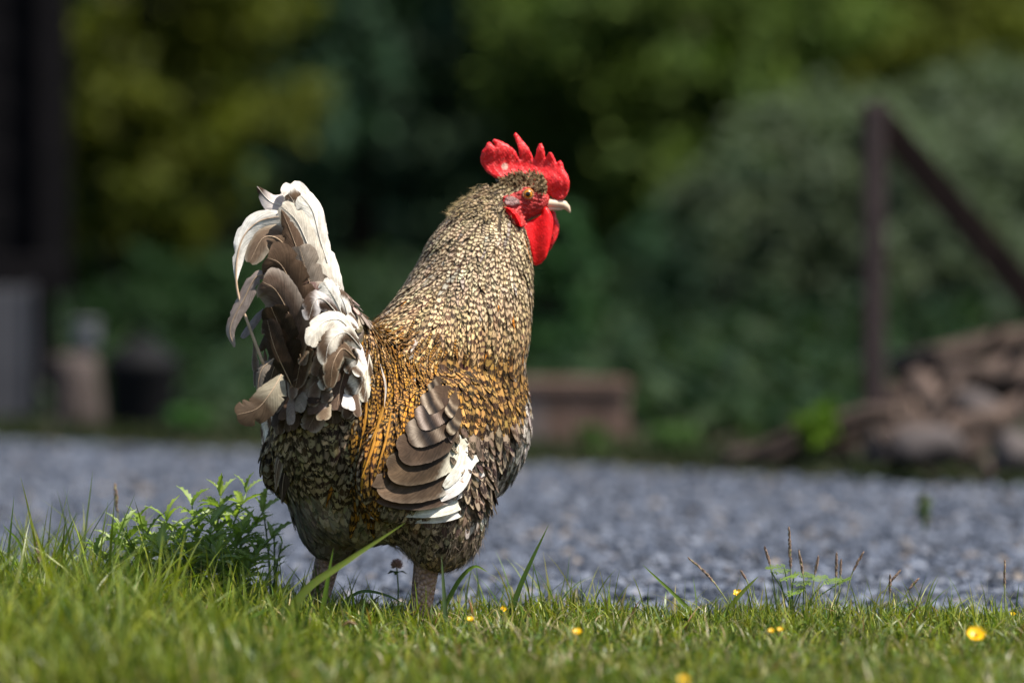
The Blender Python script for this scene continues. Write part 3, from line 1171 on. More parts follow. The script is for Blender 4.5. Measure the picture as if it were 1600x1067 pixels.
def vane_mat():
    """large feathers: pigment from point colours, barbs from uv"""
    m, nt, out = new_mat('large_feather')
    at = N(nt, 'ShaderNodeAttribute', attribute_name='Col')
    uvn = N(nt, 'ShaderNodeUVMap')
    su = N(nt, 'ShaderNodeSeparateXYZ')
    L(nt, uvn.outputs[0], su.inputs[0])
    u = math_n(nt, 'MULTIPLY', math_n(nt, 'SUBTRACT', su.outputs[0], 0.5), 2.0)
    au = math_n(nt, 'ABSOLUTE', u)
    v = su.outputs[1]
    tc = N(nt, 'ShaderNodeTexCoord')
    nz = noise(nt, 90.0, 3, 0.6, tc.outputs['Object'])
    w = math_n(nt, 'SUBTRACT', nz.outputs[0], 0.5)
    bw = math_n(nt, 'ADD', math_n(nt, 'MULTIPLY', v, 38.0), math_n(nt, 'MULTIPLY', au, -9.0))
    cmb = N(nt, 'ShaderNodeCombineXYZ')
    L(nt, bw, cmb.inputs[0])
    L(nt, math_n(nt, 'MULTIPLY', u, 1.2), cmb.inputs[1])
    bn = noise(nt, 1.0, 4, 0.65, cmb.outputs[0])
    br = N(nt, 'ShaderNodeMapRange')
    br.inputs[1].default_value = 0.3
    br.inputs[2].default_value = 0.7
    br.inputs[3].default_value = 0.60
    br.inputs[4].default_value = 1.25
    L(nt, bn.outputs[0], br.inputs[0])
    cb = N(nt, 'ShaderNodeCombineColor')
    for i in range(3):
        L(nt, br.outputs[0], cb.inputs[i])
    c = mix_c(nt, 1.0, at.outputs[0], cb.outputs[0], 'MULTIPLY')
    blot = ramp(nt, nz.outputs[0], [(0.35, (0.78, 0.76, 0.74)), (0.65, (1.1, 1.1, 1.1))])
    c = mix_c(nt, 1.0, c, blot, 'MULTIPLY')
    bp = N(nt, 'ShaderNodeBump')
    bp.inputs['Strength'].default_value = 0.35
    bp.inputs['Distance'].default_value = 0.0015
    L(nt, bn.outputs[0], bp.inputs['Height'])
    finish_feather(m, nt, out, c, 0.25)
    for n_ in nt.nodes:
        if n_.type == 'BSDF_PRINCIPLED':
            L(nt, bp.outputs[0], n_.inputs['Normal'])
    return m


def flesh_mat(name, c1, c2, scale, bscale, bump, sss=0.25, rough=0.45, bdist=0.0012, scaly=False):
    m, nt, out = new_mat(name)
    tc = N(nt, 'ShaderNodeTexCoord')
    n1 = noise(nt, scale, 4, 0.6, tc.outputs['Object'])
    c = ramp(nt, n1.outputs[0], [(0.3, c1), (0.7, c2)])
    vo = N(nt, 'ShaderNodeTexVoronoi')
    vo.inputs['Scale'].default_value = bscale
    L(nt, tc.outputs['Object'], vo.inputs['Vector'])
    bp = N(nt, 'ShaderNodeBump')
    bp.inputs['Strength'].default_value = bump
    bp.inputs['Distance'].default_value = bdist
    bp.invert = True
    if scaly:
        c = mix_c(nt, 1.0, c, ramp(nt, vo.outputs['Distance'], [(0.35, (1.05, 1.05, 1.05)), (0.75, (0.62, 0.58, 0.55))]), 'MULTIPLY')
    L(nt, vo.outputs['Distance'], bp.inputs['Height'])
    if name == 'red_comb_flesh':       # paler dry patches and one scab on the rear lobe
        n3 = noise(nt, 150.0, 3, 0.7, tc.outputs['Object'])
        c = mix_c(nt, ramp(nt, n3.outputs[0], [(0.52, (0, 0, 0)), (0.68, (0.5, 0.5, 0.5))]), c, (0.74, 0.17, 0.15))
        dv = N(nt, 'ShaderNodeVectorMath', operation='DISTANCE')
        L(nt, tc.outputs['Object'], dv.inputs[0])
        dv.inputs[1].default_value = tuple(W(789, 260, HY - .005))
        dd = math_n(nt, 'ADD', dv.outputs['Value'], math_n(nt, 'MULTIPLY', n3.outputs[0], 0.004))
        c = mix_c(nt, ramp(nt, math_n(nt, 'MULTIPLY', dd, 100.0), [(0.55, (0.8, 0.8, 0.8)), (0.72, (0, 0, 0))]), c, (0.62, 0.47, 0.38))
    p = N(nt, 'ShaderNodeBsdfPrincipled')
    p.inputs['Roughness'].default_value = rough
    p.inputs['Specular IOR Level'].default_value = 0.35
    p.inputs['Subsurface Weight'].default_value = sss
    p.inputs['Subsurface Radius'].default_value = (1.0, 0.12, 0.08)
    p.inputs['Subsurface Scale'].default_value = 0.004
    L(nt, c, p.inputs['Base Color'])
    L(nt, bp.outputs[0], p.inputs['Normal'])
    t = N(nt, 'ShaderNodeBsdfTranslucent')
    t.inputs[0].default_value = (0.8, 0.02, 0.015, 1)
    mx = N(nt, 'ShaderNodeMixShader')
    mx.inputs[0].default_value = 0.22 if sss > .2 else 0.0
    L(nt, p.outputs[0], mx.inputs[1])
    L(nt, t.outputs[0], mx.inputs[2])
    L(nt, mx.outputs[0], out.inputs[0])
    return m


M_feather = feather_mat()
M_vane = vane_mat()
M_down = rough_mat('brown_down', (0.03, 0.022, 0.015), (0.07, 0.052, 0.036), 60.0, 0.95, 0.6, 200.0)
M_leg = flesh_mat('scaly_leg_skin', (0.30, 0.17, 0.12), (0.50, 0.32, 0.24), 40.0, 210.0, 1.0, 0.05, 0.6, 0.004, True)
M_comb = flesh_mat('red_comb_flesh', (0.66, 0.010, 0.016), (0.86, 0.040, 0.045), 90.0, 520.0, 0.40, 0.35, 0.42)
M_wattle = flesh_mat('smooth_red_flesh', (0.72, 0.006, 0.008), (0.88, 0.016, 0.018), 50.0, 380.0, 0.30, 0.40, 0.40)
M_face = flesh_mat('red_face_skin', (0.32, 0.020, 0.020), (0.66, 0.065, 0.060), 130.0, 420.0, 1.0, 0.25, 0.5)
M_ear = flesh_mat('grey_ear_patch', (0.10, 0.045, 0.042), (0.26, 0.15, 0.14), 200.0, 500.0, 0.9, 0.1, 0.6)
M_beak = flesh_mat('horn_beak', (0.46, 0.34, 0.23), (0.66, 0.53, 0.40), 40.0, 90.0, 0.12, 0.1, 0.35)
M_shaft = plain('feather_shaft', (0.42, 0.30, 0.20), 0.45)
M_claw = plain('dark_claw', (0.10, 0.08, 0.07), 0.4)

# ---------------------------------------------------------------- the bird: body first
rooster = empty('rooster', (float(BC[0]), float(BC[1]), 0.0))
tag(rooster, 'speckled brown and white rooster with red comb standing in the grass', 'rooster')
vs, qs = surf_nets(sdf_all, (-.36, -.24, -.012), (.10, .24, .54), .0042)
vs, _ = project_to(sdf_all, vs, 0.0, 1)
cz = vs[qs].mean(1)
legd = np.min(np.stack([f(cz) for f in LEGS]), 0)
fm = np.where((legd < .003) & (sdf_plum(cz) > .002), 1, 0)
body = mesh_np('body', vs, quads=qs, parent=rooster, mats=[M_down, M_leg], fmat=fm)

# ---------------------------------------------------------------- flow of the plumage (photo position -> 3D direction)
FLOW = [  # px, py, depth, dx, dy(back into picture), dz
    (715, 300, .1, -.9, 0, -.6), (770, 275, .1, -1, 0, .15), (800, 262, .1, -1, 0, .1), (830, 275, .1, -1, 0, 0), (760, 310, .1, -.7, 0, -.75),
    (790, 340, .1, -.25, 0, -1), (690, 350, .05, -.5, 0, -1), (750, 370, .03, -.15, 0, -1), (820, 390, .08, .12, 0, -1),
    (650, 430, .05, -.6, 0, -1), (740, 450, 0, -.03, 0, -1), (825, 480, .08, .03, 0, -1), (600, 505, .05, -.8, -.3, -.7),
    (660, 500, 0, -.35, -.2, -1), (720, 520, 0, .05, -.1, -1), (800, 540, .05, .12, 0, -1), (780, 640, .0, -.08, 0, -1), (720, 620, -.05, -.15, 0, -1),
    (620, 535, 0, -.9, -.8, -.35), (590, 545, -.05, -.7, -.7, -.5), (650, 570, -.05, -.5, -.5, -.8), (600, 620, -.12, -.33, -.1, -1), (640, 650, -.12, -.36, -.1, -1),
    (560, 600, -.15, -.12, -.2, -1), (580, 720, -.12, -.15, 0, -1), (540, 690, -.15, 0, 0, -1), (470, 700, -.16, .08, 0, -1), (430, 690, -.1, .18, 0, -1),
    (500, 780, -.14, .05, 0, -1), (450, 820, 0, .12, 0, -1), (690, 830, -.1, -.12, -.1, -1), (750, 820, -.05, -.2, -.1, -1), (640, 840, -.1, -.05, 0, -1), (825, 650, .08, -.1, -.2, -1),
    (800, 730, .08, -.5, -.3, -1), (480, 560, -.2, -.1, -.2, -1), (540, 540, -.15, -.3, -.4, -1), (520, 470, -.16, -.2, -.1, -1),
]
FLP = np.array([W(a, b, c) for a, b, c, *_ in FLOW])
FLD = np.array([(d, e, f) for *_, d, e, f in FLOW], float)
FLD /= np.linalg.norm(FLD, axis=1)[:, None]


def flow(p, n):
    d2 = ((p[:, None, :] - FLP[None]) ** 2).sum(-1) + .0004
    w = 1.0 / d2 ** 1.6
    d = (w[..., None] * FLD[None]).sum(1) / w.sum(1)[:, None]
    d = d - n * (d * n).sum(-1, keepdims=True)
    return d / np.maximum(np.linalg.norm(d, axis=1, keepdims=True), 1e-6)


# width profile along a feather for different shapes
VROW = np.array([0, .22, .45, .66, .84, .95, 1.0])
SHAPES = {'round': np.array([.35, .8, 1.0, 1.0, .82, .48, .10]),
          'lance': np.array([.45, .9, 1.0, .86, .56, .30, .04]),
          'fluff': np.array([.5, .95, 1.0, .9, .7, .45, .15])}


def lay_feathers(name, roots, length, width, light, dark, pat, shape, o0, o1, seed, jit=.14, cup=.08, fn=None):
    """plumage: every feather follows the body from its root; all joined into one part"""
    fn = fn or sdf_plum
    r = np.random.default_rng(seed)
    n = len(roots)
    prof = SHAPES[shape]
    p, nr = project_to(fn, roots, 0.0)
    side_bias = r.normal(size=n) * jit
    lift = r.uniform(.5, 1.35, n) + (r.random(n) < .04) * r.uniform(.3, 1.0, n)
    rows, nrm = [], []
    nrow = len(VROW)
    pc = p.copy()
    prev = 0.0
    for i, v in enumerate(VROW):
        if i > 0:
            d = flow(pc, nr)
            s = np.cross(nr, d)
            d = d + s * side_bias[:, None]
            d /= np.linalg.norm(d, axis=1)[:, None]
            pc = pc + d * (length * (v - prev))[:, None]
            prev = v
        off = o0 + (o1 - o0) * lift * v ** 1.3
        pc, nr = project_to(fn, pc, off)
        d = flow(pc, nr)
        s = np.cross(nr, d)
        s = s + nr * 0
        w = width * prof[i] * .5
        cpf = cup * w
        wl = w * (1 + r.normal(size=n) * .10)
        wr = w * (1 + r.normal(size=n) * .10)
        rows.append(np.stack([pc - s * wl[:, None] - nr * cpf[:, None], pc + nr * (cpf * .6)[:, None], pc + s * wr[:, None] - nr * cpf[:, None]], 1))
        nrm.append(np.stack([nr - s * .30, nr, nr + s * .30], 1))
    V = np.stack(rows, 1)                       # n,row,3,3
    NV = np.stack(nrm, 1).reshape(-1, 3)
    NV /= np.linalg.norm(NV, axis=1)[:, None]
    nv = nrow * 3
    idx = np.arange(n * nv).reshape(n, nrow, 3)
    q = np.concatenate([np.stack([idx[:, :-1, j], idx[:, 1:, j], idx[:, 1:, j + 1], idx[:, :-1, j + 1]], -1).reshape(-1, 4) for j in (0, 1)])
    uv = np.zeros((n, nrow, 3, 2))
    uv[..., 0] = np.array([0, .5, 1])
    uv[..., 1] = VROW[None, :, None]
    rep = lambda a: np.repeat(a, nv, axis=0)
    ob = mesh_np(name, V.reshape(-1, 3), quads=q, mat=M_feather, parent=rooster, uv=uv.reshape(-1, 2),
                 attrs={'light': rep(light), 'dark': rep(dark), 'pat': rep(pat)}, normals=NV)
    ob['kind'] = 'stuff'
    return ob


# candidate roots: even cover of the plumage surface
vtx = vs[sdf_plum(vs) < .003]
cand = []
for k in range(3):
    c_ = vtx + RNG.normal(size=vtx.shape) * .0025
    cand.append(c_)
cand = np.concatenate(cand)
cand, cn = project_to(sdf_plum, cand, 0.0, 1)
sh = RNG.permutation(len(cand))
cand, cn = cand[sh], cn[sh]
cpx, cpy = project(cand)


def thin(pts, sp):
    """dart throwing with a hash grid: keep points at least about sp apart"""
    keep, grid = [], {}
    key = np.floor(pts / sp).astype(int)
    for i in range(len(pts)):
        k = tuple(key[i])
        ok = True
        for a in (-1, 0, 1):
            for b in (-1, 0, 1):
                for c in (-1, 0, 1):
                    for j in grid.get((k[0] + a, k[1] + b, k[2] + c), ()):
                        if ((pts[i] - pts[j]) ** 2).sum() < sp * sp:
                            ok = False
                            break
                    if not ok:
                        break
                if not ok:
                    break
            if not ok:
                break
        if ok:
            keep.append(i)
            grid.setdefault(k, []).append(i)
    return np.array(keep)


def inpoly(px, py, poly):
    x, y = np.asarray(px), np.asarray(py)
    c = np.zeros(x.shape, bool)
    j = len(poly) - 1
    for i in range(len(poly)):
        xi, yi = poly[i]
        xj, yj = poly[j]
        with np.errstate(divide='ignore', invalid='ignore'):
            m = ((yi > y) != (yj > y)) & (x < (xj - xi) * (y - yi) / (yj - yi + 1e-12) + xi)
        c ^= m
        j = i
    return c


def dpoly(px, py, poly):
    """signed distance to a polygon in its own units"""
    p = np.stack([np.asarray(px, float), np.asarray(py, float)], -1)
    d = np.full(p.shape[:-1], 1e9)
    P_ = np.asarray(poly, float)
    for a, b in zip(P_, np.roll(P_, -1, 0)):
        ab = b - a
        t = np.clip(((p - a) @ ab) / max(ab @ ab, 1e-12), 0, 1)
        d = np.minimum(d, np.linalg.norm(p - a - t[..., None] * ab, axis=-1))
    return np.where(inpoly(px, py, poly), -d, d)


def zp(pts):               # enlarged-head-view coordinates -> photo pixels
    return [(680 + a / 4.104, 180 + b / 4.104) for a, b in pts]


FACE = zp([(425, 520), (520, 492), (560, 462), (640, 455), (700, 480), (735, 520), (750, 590), (735, 640), (690, 690), (600, 700), (555, 728), (520, 700), (450, 620)])
NECK_LOW = [(560, 520), (600, 505), (650, 520), (700, 552), (760, 566), (835, 560), (900, 560), (900, 200), (560, 200)]
infront = cn[:, 1] < 0.2


def var(n, base, hue=.035, val=.22, r=RNG):
    b = np.asarray(base)
    return np.clip(b * (1 + r.normal(size=(n, 1)) * val) * (1 + r.normal(size=(n, 3)) * hue), .003, .95)


used = np.zeros(len(cand), bool)
zone = np.full(len(cand), 'body', dtype=object)
head = (cpy < 345) & (cpx > 705)
neck = inpoly(cpx, cpy + RNG.normal(size=len(cpx)) * 9, NECK_LOW)
faceM = inpoly(cpx, cpy, FACE) | ((cpx > 838) & (cpy < 360))
WINGP = [(660, 600), (700, 560), (760, 560), (830, 580), (836, 640), (818, 700), (770, 765), (740, 775), (580, 812), (570, 770), (620, 690), (650, 630)]
COVERT = [(690, 545), (835, 555), (836, 600), (800, 735), (745, 700), (700, 660), (672, 600)]
SADDLE = [(540, 520), (600, 515), (700, 555), (690, 580), (660, 620), (640, 680), (600, 750), (560, 770), (540, 700), (560, 640), (570, 560)]
REAR = [(400, 600), (560, 600), (545, 700), (585, 760), (570, 770), (500, 752), (420, 750)]
ABDO = [(420, 740), (500, 750), (590, 775), (620, 800), (600, 900), (560, 910), (430, 910)]
COV2 = [(696, 652), (760, 668), (812, 640), (800, 735), (762, 775), (735, 772), (712, 712)]

dn = -(cand - BC) @ RR      # > 0 on the bird's left side (far)
zone[neck] = 'neck'
zone[head] = 'head'
zone[~neck & inpoly(cpx, cpy, SADDLE)] = 'saddle'
zone[~neck & inpoly(cpx, cpy, COVERT) & (cn[:, 1] < .35)] = 'shoulder'
zone[~neck & inpoly(cpx, cpy, COV2) & (cn[:, 1] < .35)] = 'covert'
zone[(zone == 'body') & inpoly(cpx, cpy, ABDO)] = 'abdomen'
zone[(zone == 'body') & (cpy > 775)] = 'thigh'
zone[(zone == 'body') & inpoly(cpx, cpy, REAR)] = 'rear'
BREAST = [(818, 565), (900, 565), (900, 800), (735, 800), (768, 768), (792, 708), (809, 650)]
zone[~neck & inpoly(cpx, cpy, BREAST)] = 'breast'
zone[faceM & (cpy > 250) & (cpy < 362)] = 'none'
zone[(zone == 'body') & (cpy < 560) & (cpx < 560)] = 'tailbase'
zone[(zone == 'body') & (cpy < 640) & (cpx > 560) & (cpx < 800)] = 'saddle'

BUFF, DARK = (.72, .56, .365), (.072, .045, .026)
GOLD, GDRK = (.50, .25, .055), (.040, .022, .012)
BRN, BDK = (.125, .085, .058), (.045, .030, .020)


def pats(n, bars, duty=.5, dv=.1):
    return np.stack([bars * RNG.uniform(.85, 1.15, n), RNG.random(n), np.clip(duty + RNG.normal(size=n) * dv, .15, .85), np.ones(n)], 1)


def cover(zone_name, name, sp, length, width, light, dark, bars, duty, shape, o0, o1, seed, jit=.14, lenf=None, post=None):
    k = np.where(zone == zone_name)[0]
    if len(k) == 0:
        return
    k = k[thin(cand[k], sp)]
    n = len(k)
    ln = length * RNG.uniform(.65, 1.3, n)
    wd = width * RNG.uniform(.8, 1.2, n)
    if lenf is not None:
        f_ = lenf(cpx[k], cpy[k])
        ln, wd = ln * f_, wd * np.sqrt(f_)
    li, da, pa = var(n, light), var(n, dark, .1, .3), pats(n, bars, duty)
    P_ = cand[k]
    tone = 1 + .16 * np.sin(P_[:, 0] * 160 + P_[:, 2] * 90) * np.sin(P_[:, 2] * 130 - P_[:, 1] * 110 + 1) + .10 * np.sin(P_[:, 0] * 310 - P_[:, 2] * 260)
    li, da = li * tone[:, None], da * tone[:, None] ** 2
    if post:
        post(cpx[k], cpy[k], li, da, pa)
    print('feathers', name, n)
    return lay_feathers(name, cand[k], ln, wd, li, da, pa, shape, o0, o1, seed, jit)


# ---- order: rear and thighs first, then body, saddle, shoulder, neck, head
def post_thigh(px, py, li, da, pa):
    pa[:, 3] = .6
    k = RNG.random(len(px)) < .25
    li[k] *= 1.5
    low = py > 850
    li[low] *= np.array([1.15, 1.1, 1.0])


cover('thigh', 'thigh_feathers', .0070, .030, .0115, (.40, .29, .20), (.095, .064, .043), 1.5, .5, 'fluff', .001, .0036, 1, .3, None, post_thigh)


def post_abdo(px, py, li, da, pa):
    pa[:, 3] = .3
    dk = np.clip((490 - px) / 30, 0, 1)[:, None]  # shade on the left side, painted into the fluff colours
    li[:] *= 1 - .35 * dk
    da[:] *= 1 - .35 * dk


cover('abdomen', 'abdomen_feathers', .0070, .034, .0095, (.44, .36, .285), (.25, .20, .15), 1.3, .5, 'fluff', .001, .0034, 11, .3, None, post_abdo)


def post_cov(px, py, li, da, pa):
    pa[:, 1] = RNG.uniform(-.18, .12, len(px))
    pa[:, 3] = .5
    g = RNG.random(len(px)) < .35
    li[g] = var(int(g.sum()), (.27, .195, .14))


cover('covert', 'wing_covert_feathers', .0078, .032, .0130, (.46, .345, .24), (.065, .045, .034), 1.7, .50, 'round', .003, .0105, 12, .14, None, post_cov)


def post_rear(px, py, li, da, pa):
    k = RNG.random(len(px)) < .35
    li[k] = var(int(k.sum()), (.46, .35, .19))


cover('rear', 'rear_feathers', .0080, .034, .0120, (.44, .33, .21), (.050, .033, .019), 2.4, .54, 'round', .001, .0060, 2, .3, None, post_rear)
cover('body', 'flank_feathers', .0085, .034, .014, (.36, .28, .21), (.08, .057, .042), 2.0, .5, 'round', .001, .0045, 3, .25)
cover('breast', 'breast_feathers', .0085, .032, .014, (.68, .59, .52), (.13, .10, .08), 1.6, .42, 'round', .001, .0045, 4, .25)
cover('tailbase', 'tail_base_feathers', .010, .040, .017, (.42, .34, .28), (.12, .085, .065), 1.0, .45, 'round', .001, .010, 5, .3)


def post_saddle(px, py, li, da, pa):
    n = len(px)
    t = np.clip((px - 545) / 60, 0, 1)
    pale = var(n, (.40, .31, .21))
    dk = np.clip((py - 540) / 60, 0, 1)
    k = RNG.random(n) > t * .85 + .35
    li[k] = pale[k]
    o = RNG.random(n) < .10
    li[o] = var(int(o.sum()), (.55, .25, .03))
    pa[o, 2] = .2
    w = RNG.random(n) < .025
    li[w] = (.50, .44, .36)
    pa[w, 2] = .3
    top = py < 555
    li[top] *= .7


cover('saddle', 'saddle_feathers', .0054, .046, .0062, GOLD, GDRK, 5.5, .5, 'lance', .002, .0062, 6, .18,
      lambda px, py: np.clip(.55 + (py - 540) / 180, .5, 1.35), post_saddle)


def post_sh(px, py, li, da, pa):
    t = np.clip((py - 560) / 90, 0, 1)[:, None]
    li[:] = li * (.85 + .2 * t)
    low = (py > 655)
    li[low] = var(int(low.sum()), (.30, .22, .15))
    k = RNG.random(len(px)) < .04
    li[k] = (.52, .26, .05)
    pa[:, 1] = RNG.uniform(-.25, .15, len(px))


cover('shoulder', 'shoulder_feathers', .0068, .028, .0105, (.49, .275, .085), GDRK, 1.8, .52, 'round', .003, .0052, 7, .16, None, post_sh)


def post_neck(px, py, li, da, pa):
    t = np.clip((py - 425) / 120, 0, 1)[:, None]
    warm = np.clip((px - 800) / 30, 0, 1)[:, None]
    li[:] = li * (1 - t) + t * li * np.array([.98, .74, .42])
    li[:] = li * (1 - warm * .5) + warm * .5 * np.array([.5, .33, .14])
    grey = np.clip((690 - px) / 60, 0, 1)[:, None] * np.clip((480 - py) / 60, 0, 1)[:, None]
    li[:] = li * (1 - grey * .5) + grey * .5 * np.array([.42, .36, .27])
    w = RNG.random(len(px)) < .05
    li[w] = var(int(w.sum()), (.52, .46, .38))
    pa[w, 2] = .38
    o = RNG.random(len(px)) < .008
    li[o] = (.65, .24, .03)
    pa[o, 2] = .15


cover('neck', 'hackle_feathers', .0046, .037, .0070, BUFF, DARK, 4.6, .48, 'lance', .001, .0036, 8, .20,
      lambda px, py: np.clip(.45 + (py - 300) / 180, .4, 1.5), post_neck)


def post_head(px, py, li, da, pa):
    li[:] *= 1.0


cover('head', 'head_feathers', .0042, .0125, .0044, (.55, .43, .27), DARK, 2.4, .50, 'lance', .0005, .0025, 9, .2, None, post_head)

# ---------------------------------------------------------------- large feathers, one object each
def catmull(P_, n):
    P_ = np.asarray(P_, float)
    if len(P_) == 2:
        P_ = np.stack([P_[0], (P_[0] + P_[1]) / 2, P_[1]])
    Q = np.concatenate([[2 * P_[0] - P_[1]], P_, [2 * P_[-1] - P_[-2]]])
    m = len(P_) - 1
    out = []
    for t in np.linspace(0, m, n):
        i = min(int(t), m - 1)
        f = t - i
        a, b, c, d = Q[i], Q[i + 1], Q[i + 2], Q[i + 3]
        out.append(.5 * ((2 * b) + (-a + c) * f + (2 * a - 5 * b + 4 * c - d) * f * f + (-a + 3 * b - 3 * c + d) * f ** 3))
    return np.array(out)


M_shaft_pale = plain('pale_feather_shaft', (0.70, 0.64, 0.56), 0.45)
WHT, CRM = np.array((.78, .74, .69)), np.array((.62, .55, .45))
BR1, BR2, BR3 = np.array((.105, .067, .044)), np.array((.175, .118, .083)), np.array((.042, .027, .019))
GRY = np.array((.30, .25, .22))


def seedy(r):
    return 1.7


def pig(kind, u, v, r):
    """pigment over a large feather; some kinds carry painted shade"""
    e = abs(u)
    if kind == 'white':
        t = np.clip(np.sin(v * 11 + u * 3 + 1) * np.sin(v * 5 - u * 4) * 1.6 - .75, 0, 1)
        c = WHT * (1 - .10 * r.random()) * (1 - .5 * t) + .5 * t * BR2
    elif kind == 'cream':
        c = WHT * .5 + CRM * .5
    elif kind == 'white_tip_brown':
        t = np.clip((v - .82) / .1, 0, 1)
        c = WHT * (1 - t) + BR1 * t
    elif kind == 'brown':
        c = BR1 * (1 - .25 * v) + .25 * v * BR2
    elif kind == 'brown_light':
        t = np.clip((e - .55) / .4, 0, 1)
        c = BR2 * (1 - .5 * t) + .5 * t * CRM
    elif kind == 'brown_pale_edge':
        t = np.clip((e - .8) / .18, 0, 1)
        c = BR1 * (1 - .5 * t) + .5 * t * CRM
    elif kind == 'brown_white_edge':
        t = np.clip((-u - .1) / .3, 0, 1)
        c = BR1 * (1 - t) + WHT * t
    elif kind == 'wing':
        t = np.clip((e - .72) / .25, 0, 1)
        tip = np.clip((v - .55) / .4, 0, 1)
        c = BR1 * (.60 + .45 * tip) * (1 + .18 * np.sin(v * 14 + u * 2))
        c = c * (1 - .16 * t) + .16 * t * np.array((.34, .27, .21))
    elif kind == 'orange':
        c = np.array((.50, .24, .035)) * (1 - .5 * np.clip((e - .5) / .5, 0, 1))
    elif kind == 'wing_white':
        t = np.clip((e - .74) / .24, 0, 1)
        c = BR1 * (.52 + .45 * np.clip((v - .4) / .5, 0, 1)) * (1 + .3 * np.sin(v * 10 + u * 2.5))
        c = c * (1 - .16 * t) + .16 * t * np.array((.36, .29, .23))
        t = np.clip((.26 - v - .16 * u) / .12, 0, 1)
        c = c * (1 - t) + WHT * t
    elif kind == 'dark':
        c = BR3 + .25 * BR1 * v
    elif kind == 'grey':
        c = GRY * (.8 + .3 * v)
    elif kind == 'patch':
        t = .5 + .5 * np.sin(v * 9 + u * 2.3 + r.normal() * .15)
        t = np.clip(t * 1.6 - .3, 0, 1)
        c = WHT * (1 - t) + BR1 * t
    elif kind == 'band':          # brown, black bar, pale band before the tip
        c = BR1 * .7
        t = np.exp(-((v - .70 + .10 * e) / .09) ** 2)
        c = c * (1 - t) + t * np.array((.02, .017, .017))
        t = np.exp(-((v - .90 + .10 * e) / .075) ** 2)
        c = c * (1 - .8 * t) + .8 * t * np.array((.52, .44, .36))
        t = np.exp(-((v - .50 + .10 * e) / .07) ** 2)
        c = c * (1 - .6 * t) + .6 * t * np.array((.40, .32, .25))
    elif kind == 'base_white':    # brown with white base web
        t = np.clip((.24 - v - .16 * u) / .12, 0, 1)
        c = BR1 * (.85 + .75 * v) * (1 - t) + WHT * t
        t3 = np.clip((e - .8) / .2, 0, 1) * np.clip((v - .4) / .2, 0, 1)
        c = c * (1 - .4 * t3) + .4 * t3 * np.array((.36, .29, .23))
        t2 = np.clip((v - .75) / .25, 0, 1)
        c = c * (1 - .3 * t2) + .3 * t2 * BR2
    elif kind == 'cream_base_shaded':
        t = np.clip((v - .38) / .15, 0, 1)
        c = CRM * .6 * (1 - t) + BR2 * .55 * t  # cream and brown both darkened, shade painted into the feather
    elif kind == 'white_lower':
        t = np.clip((-u + .25) / .4, 0, 1)
        c = WHT * t + BR1 * (1 - t)
    else:
        c = BR1
    return np.clip(c * (1 + r.normal() * .035), 0.004, .9)


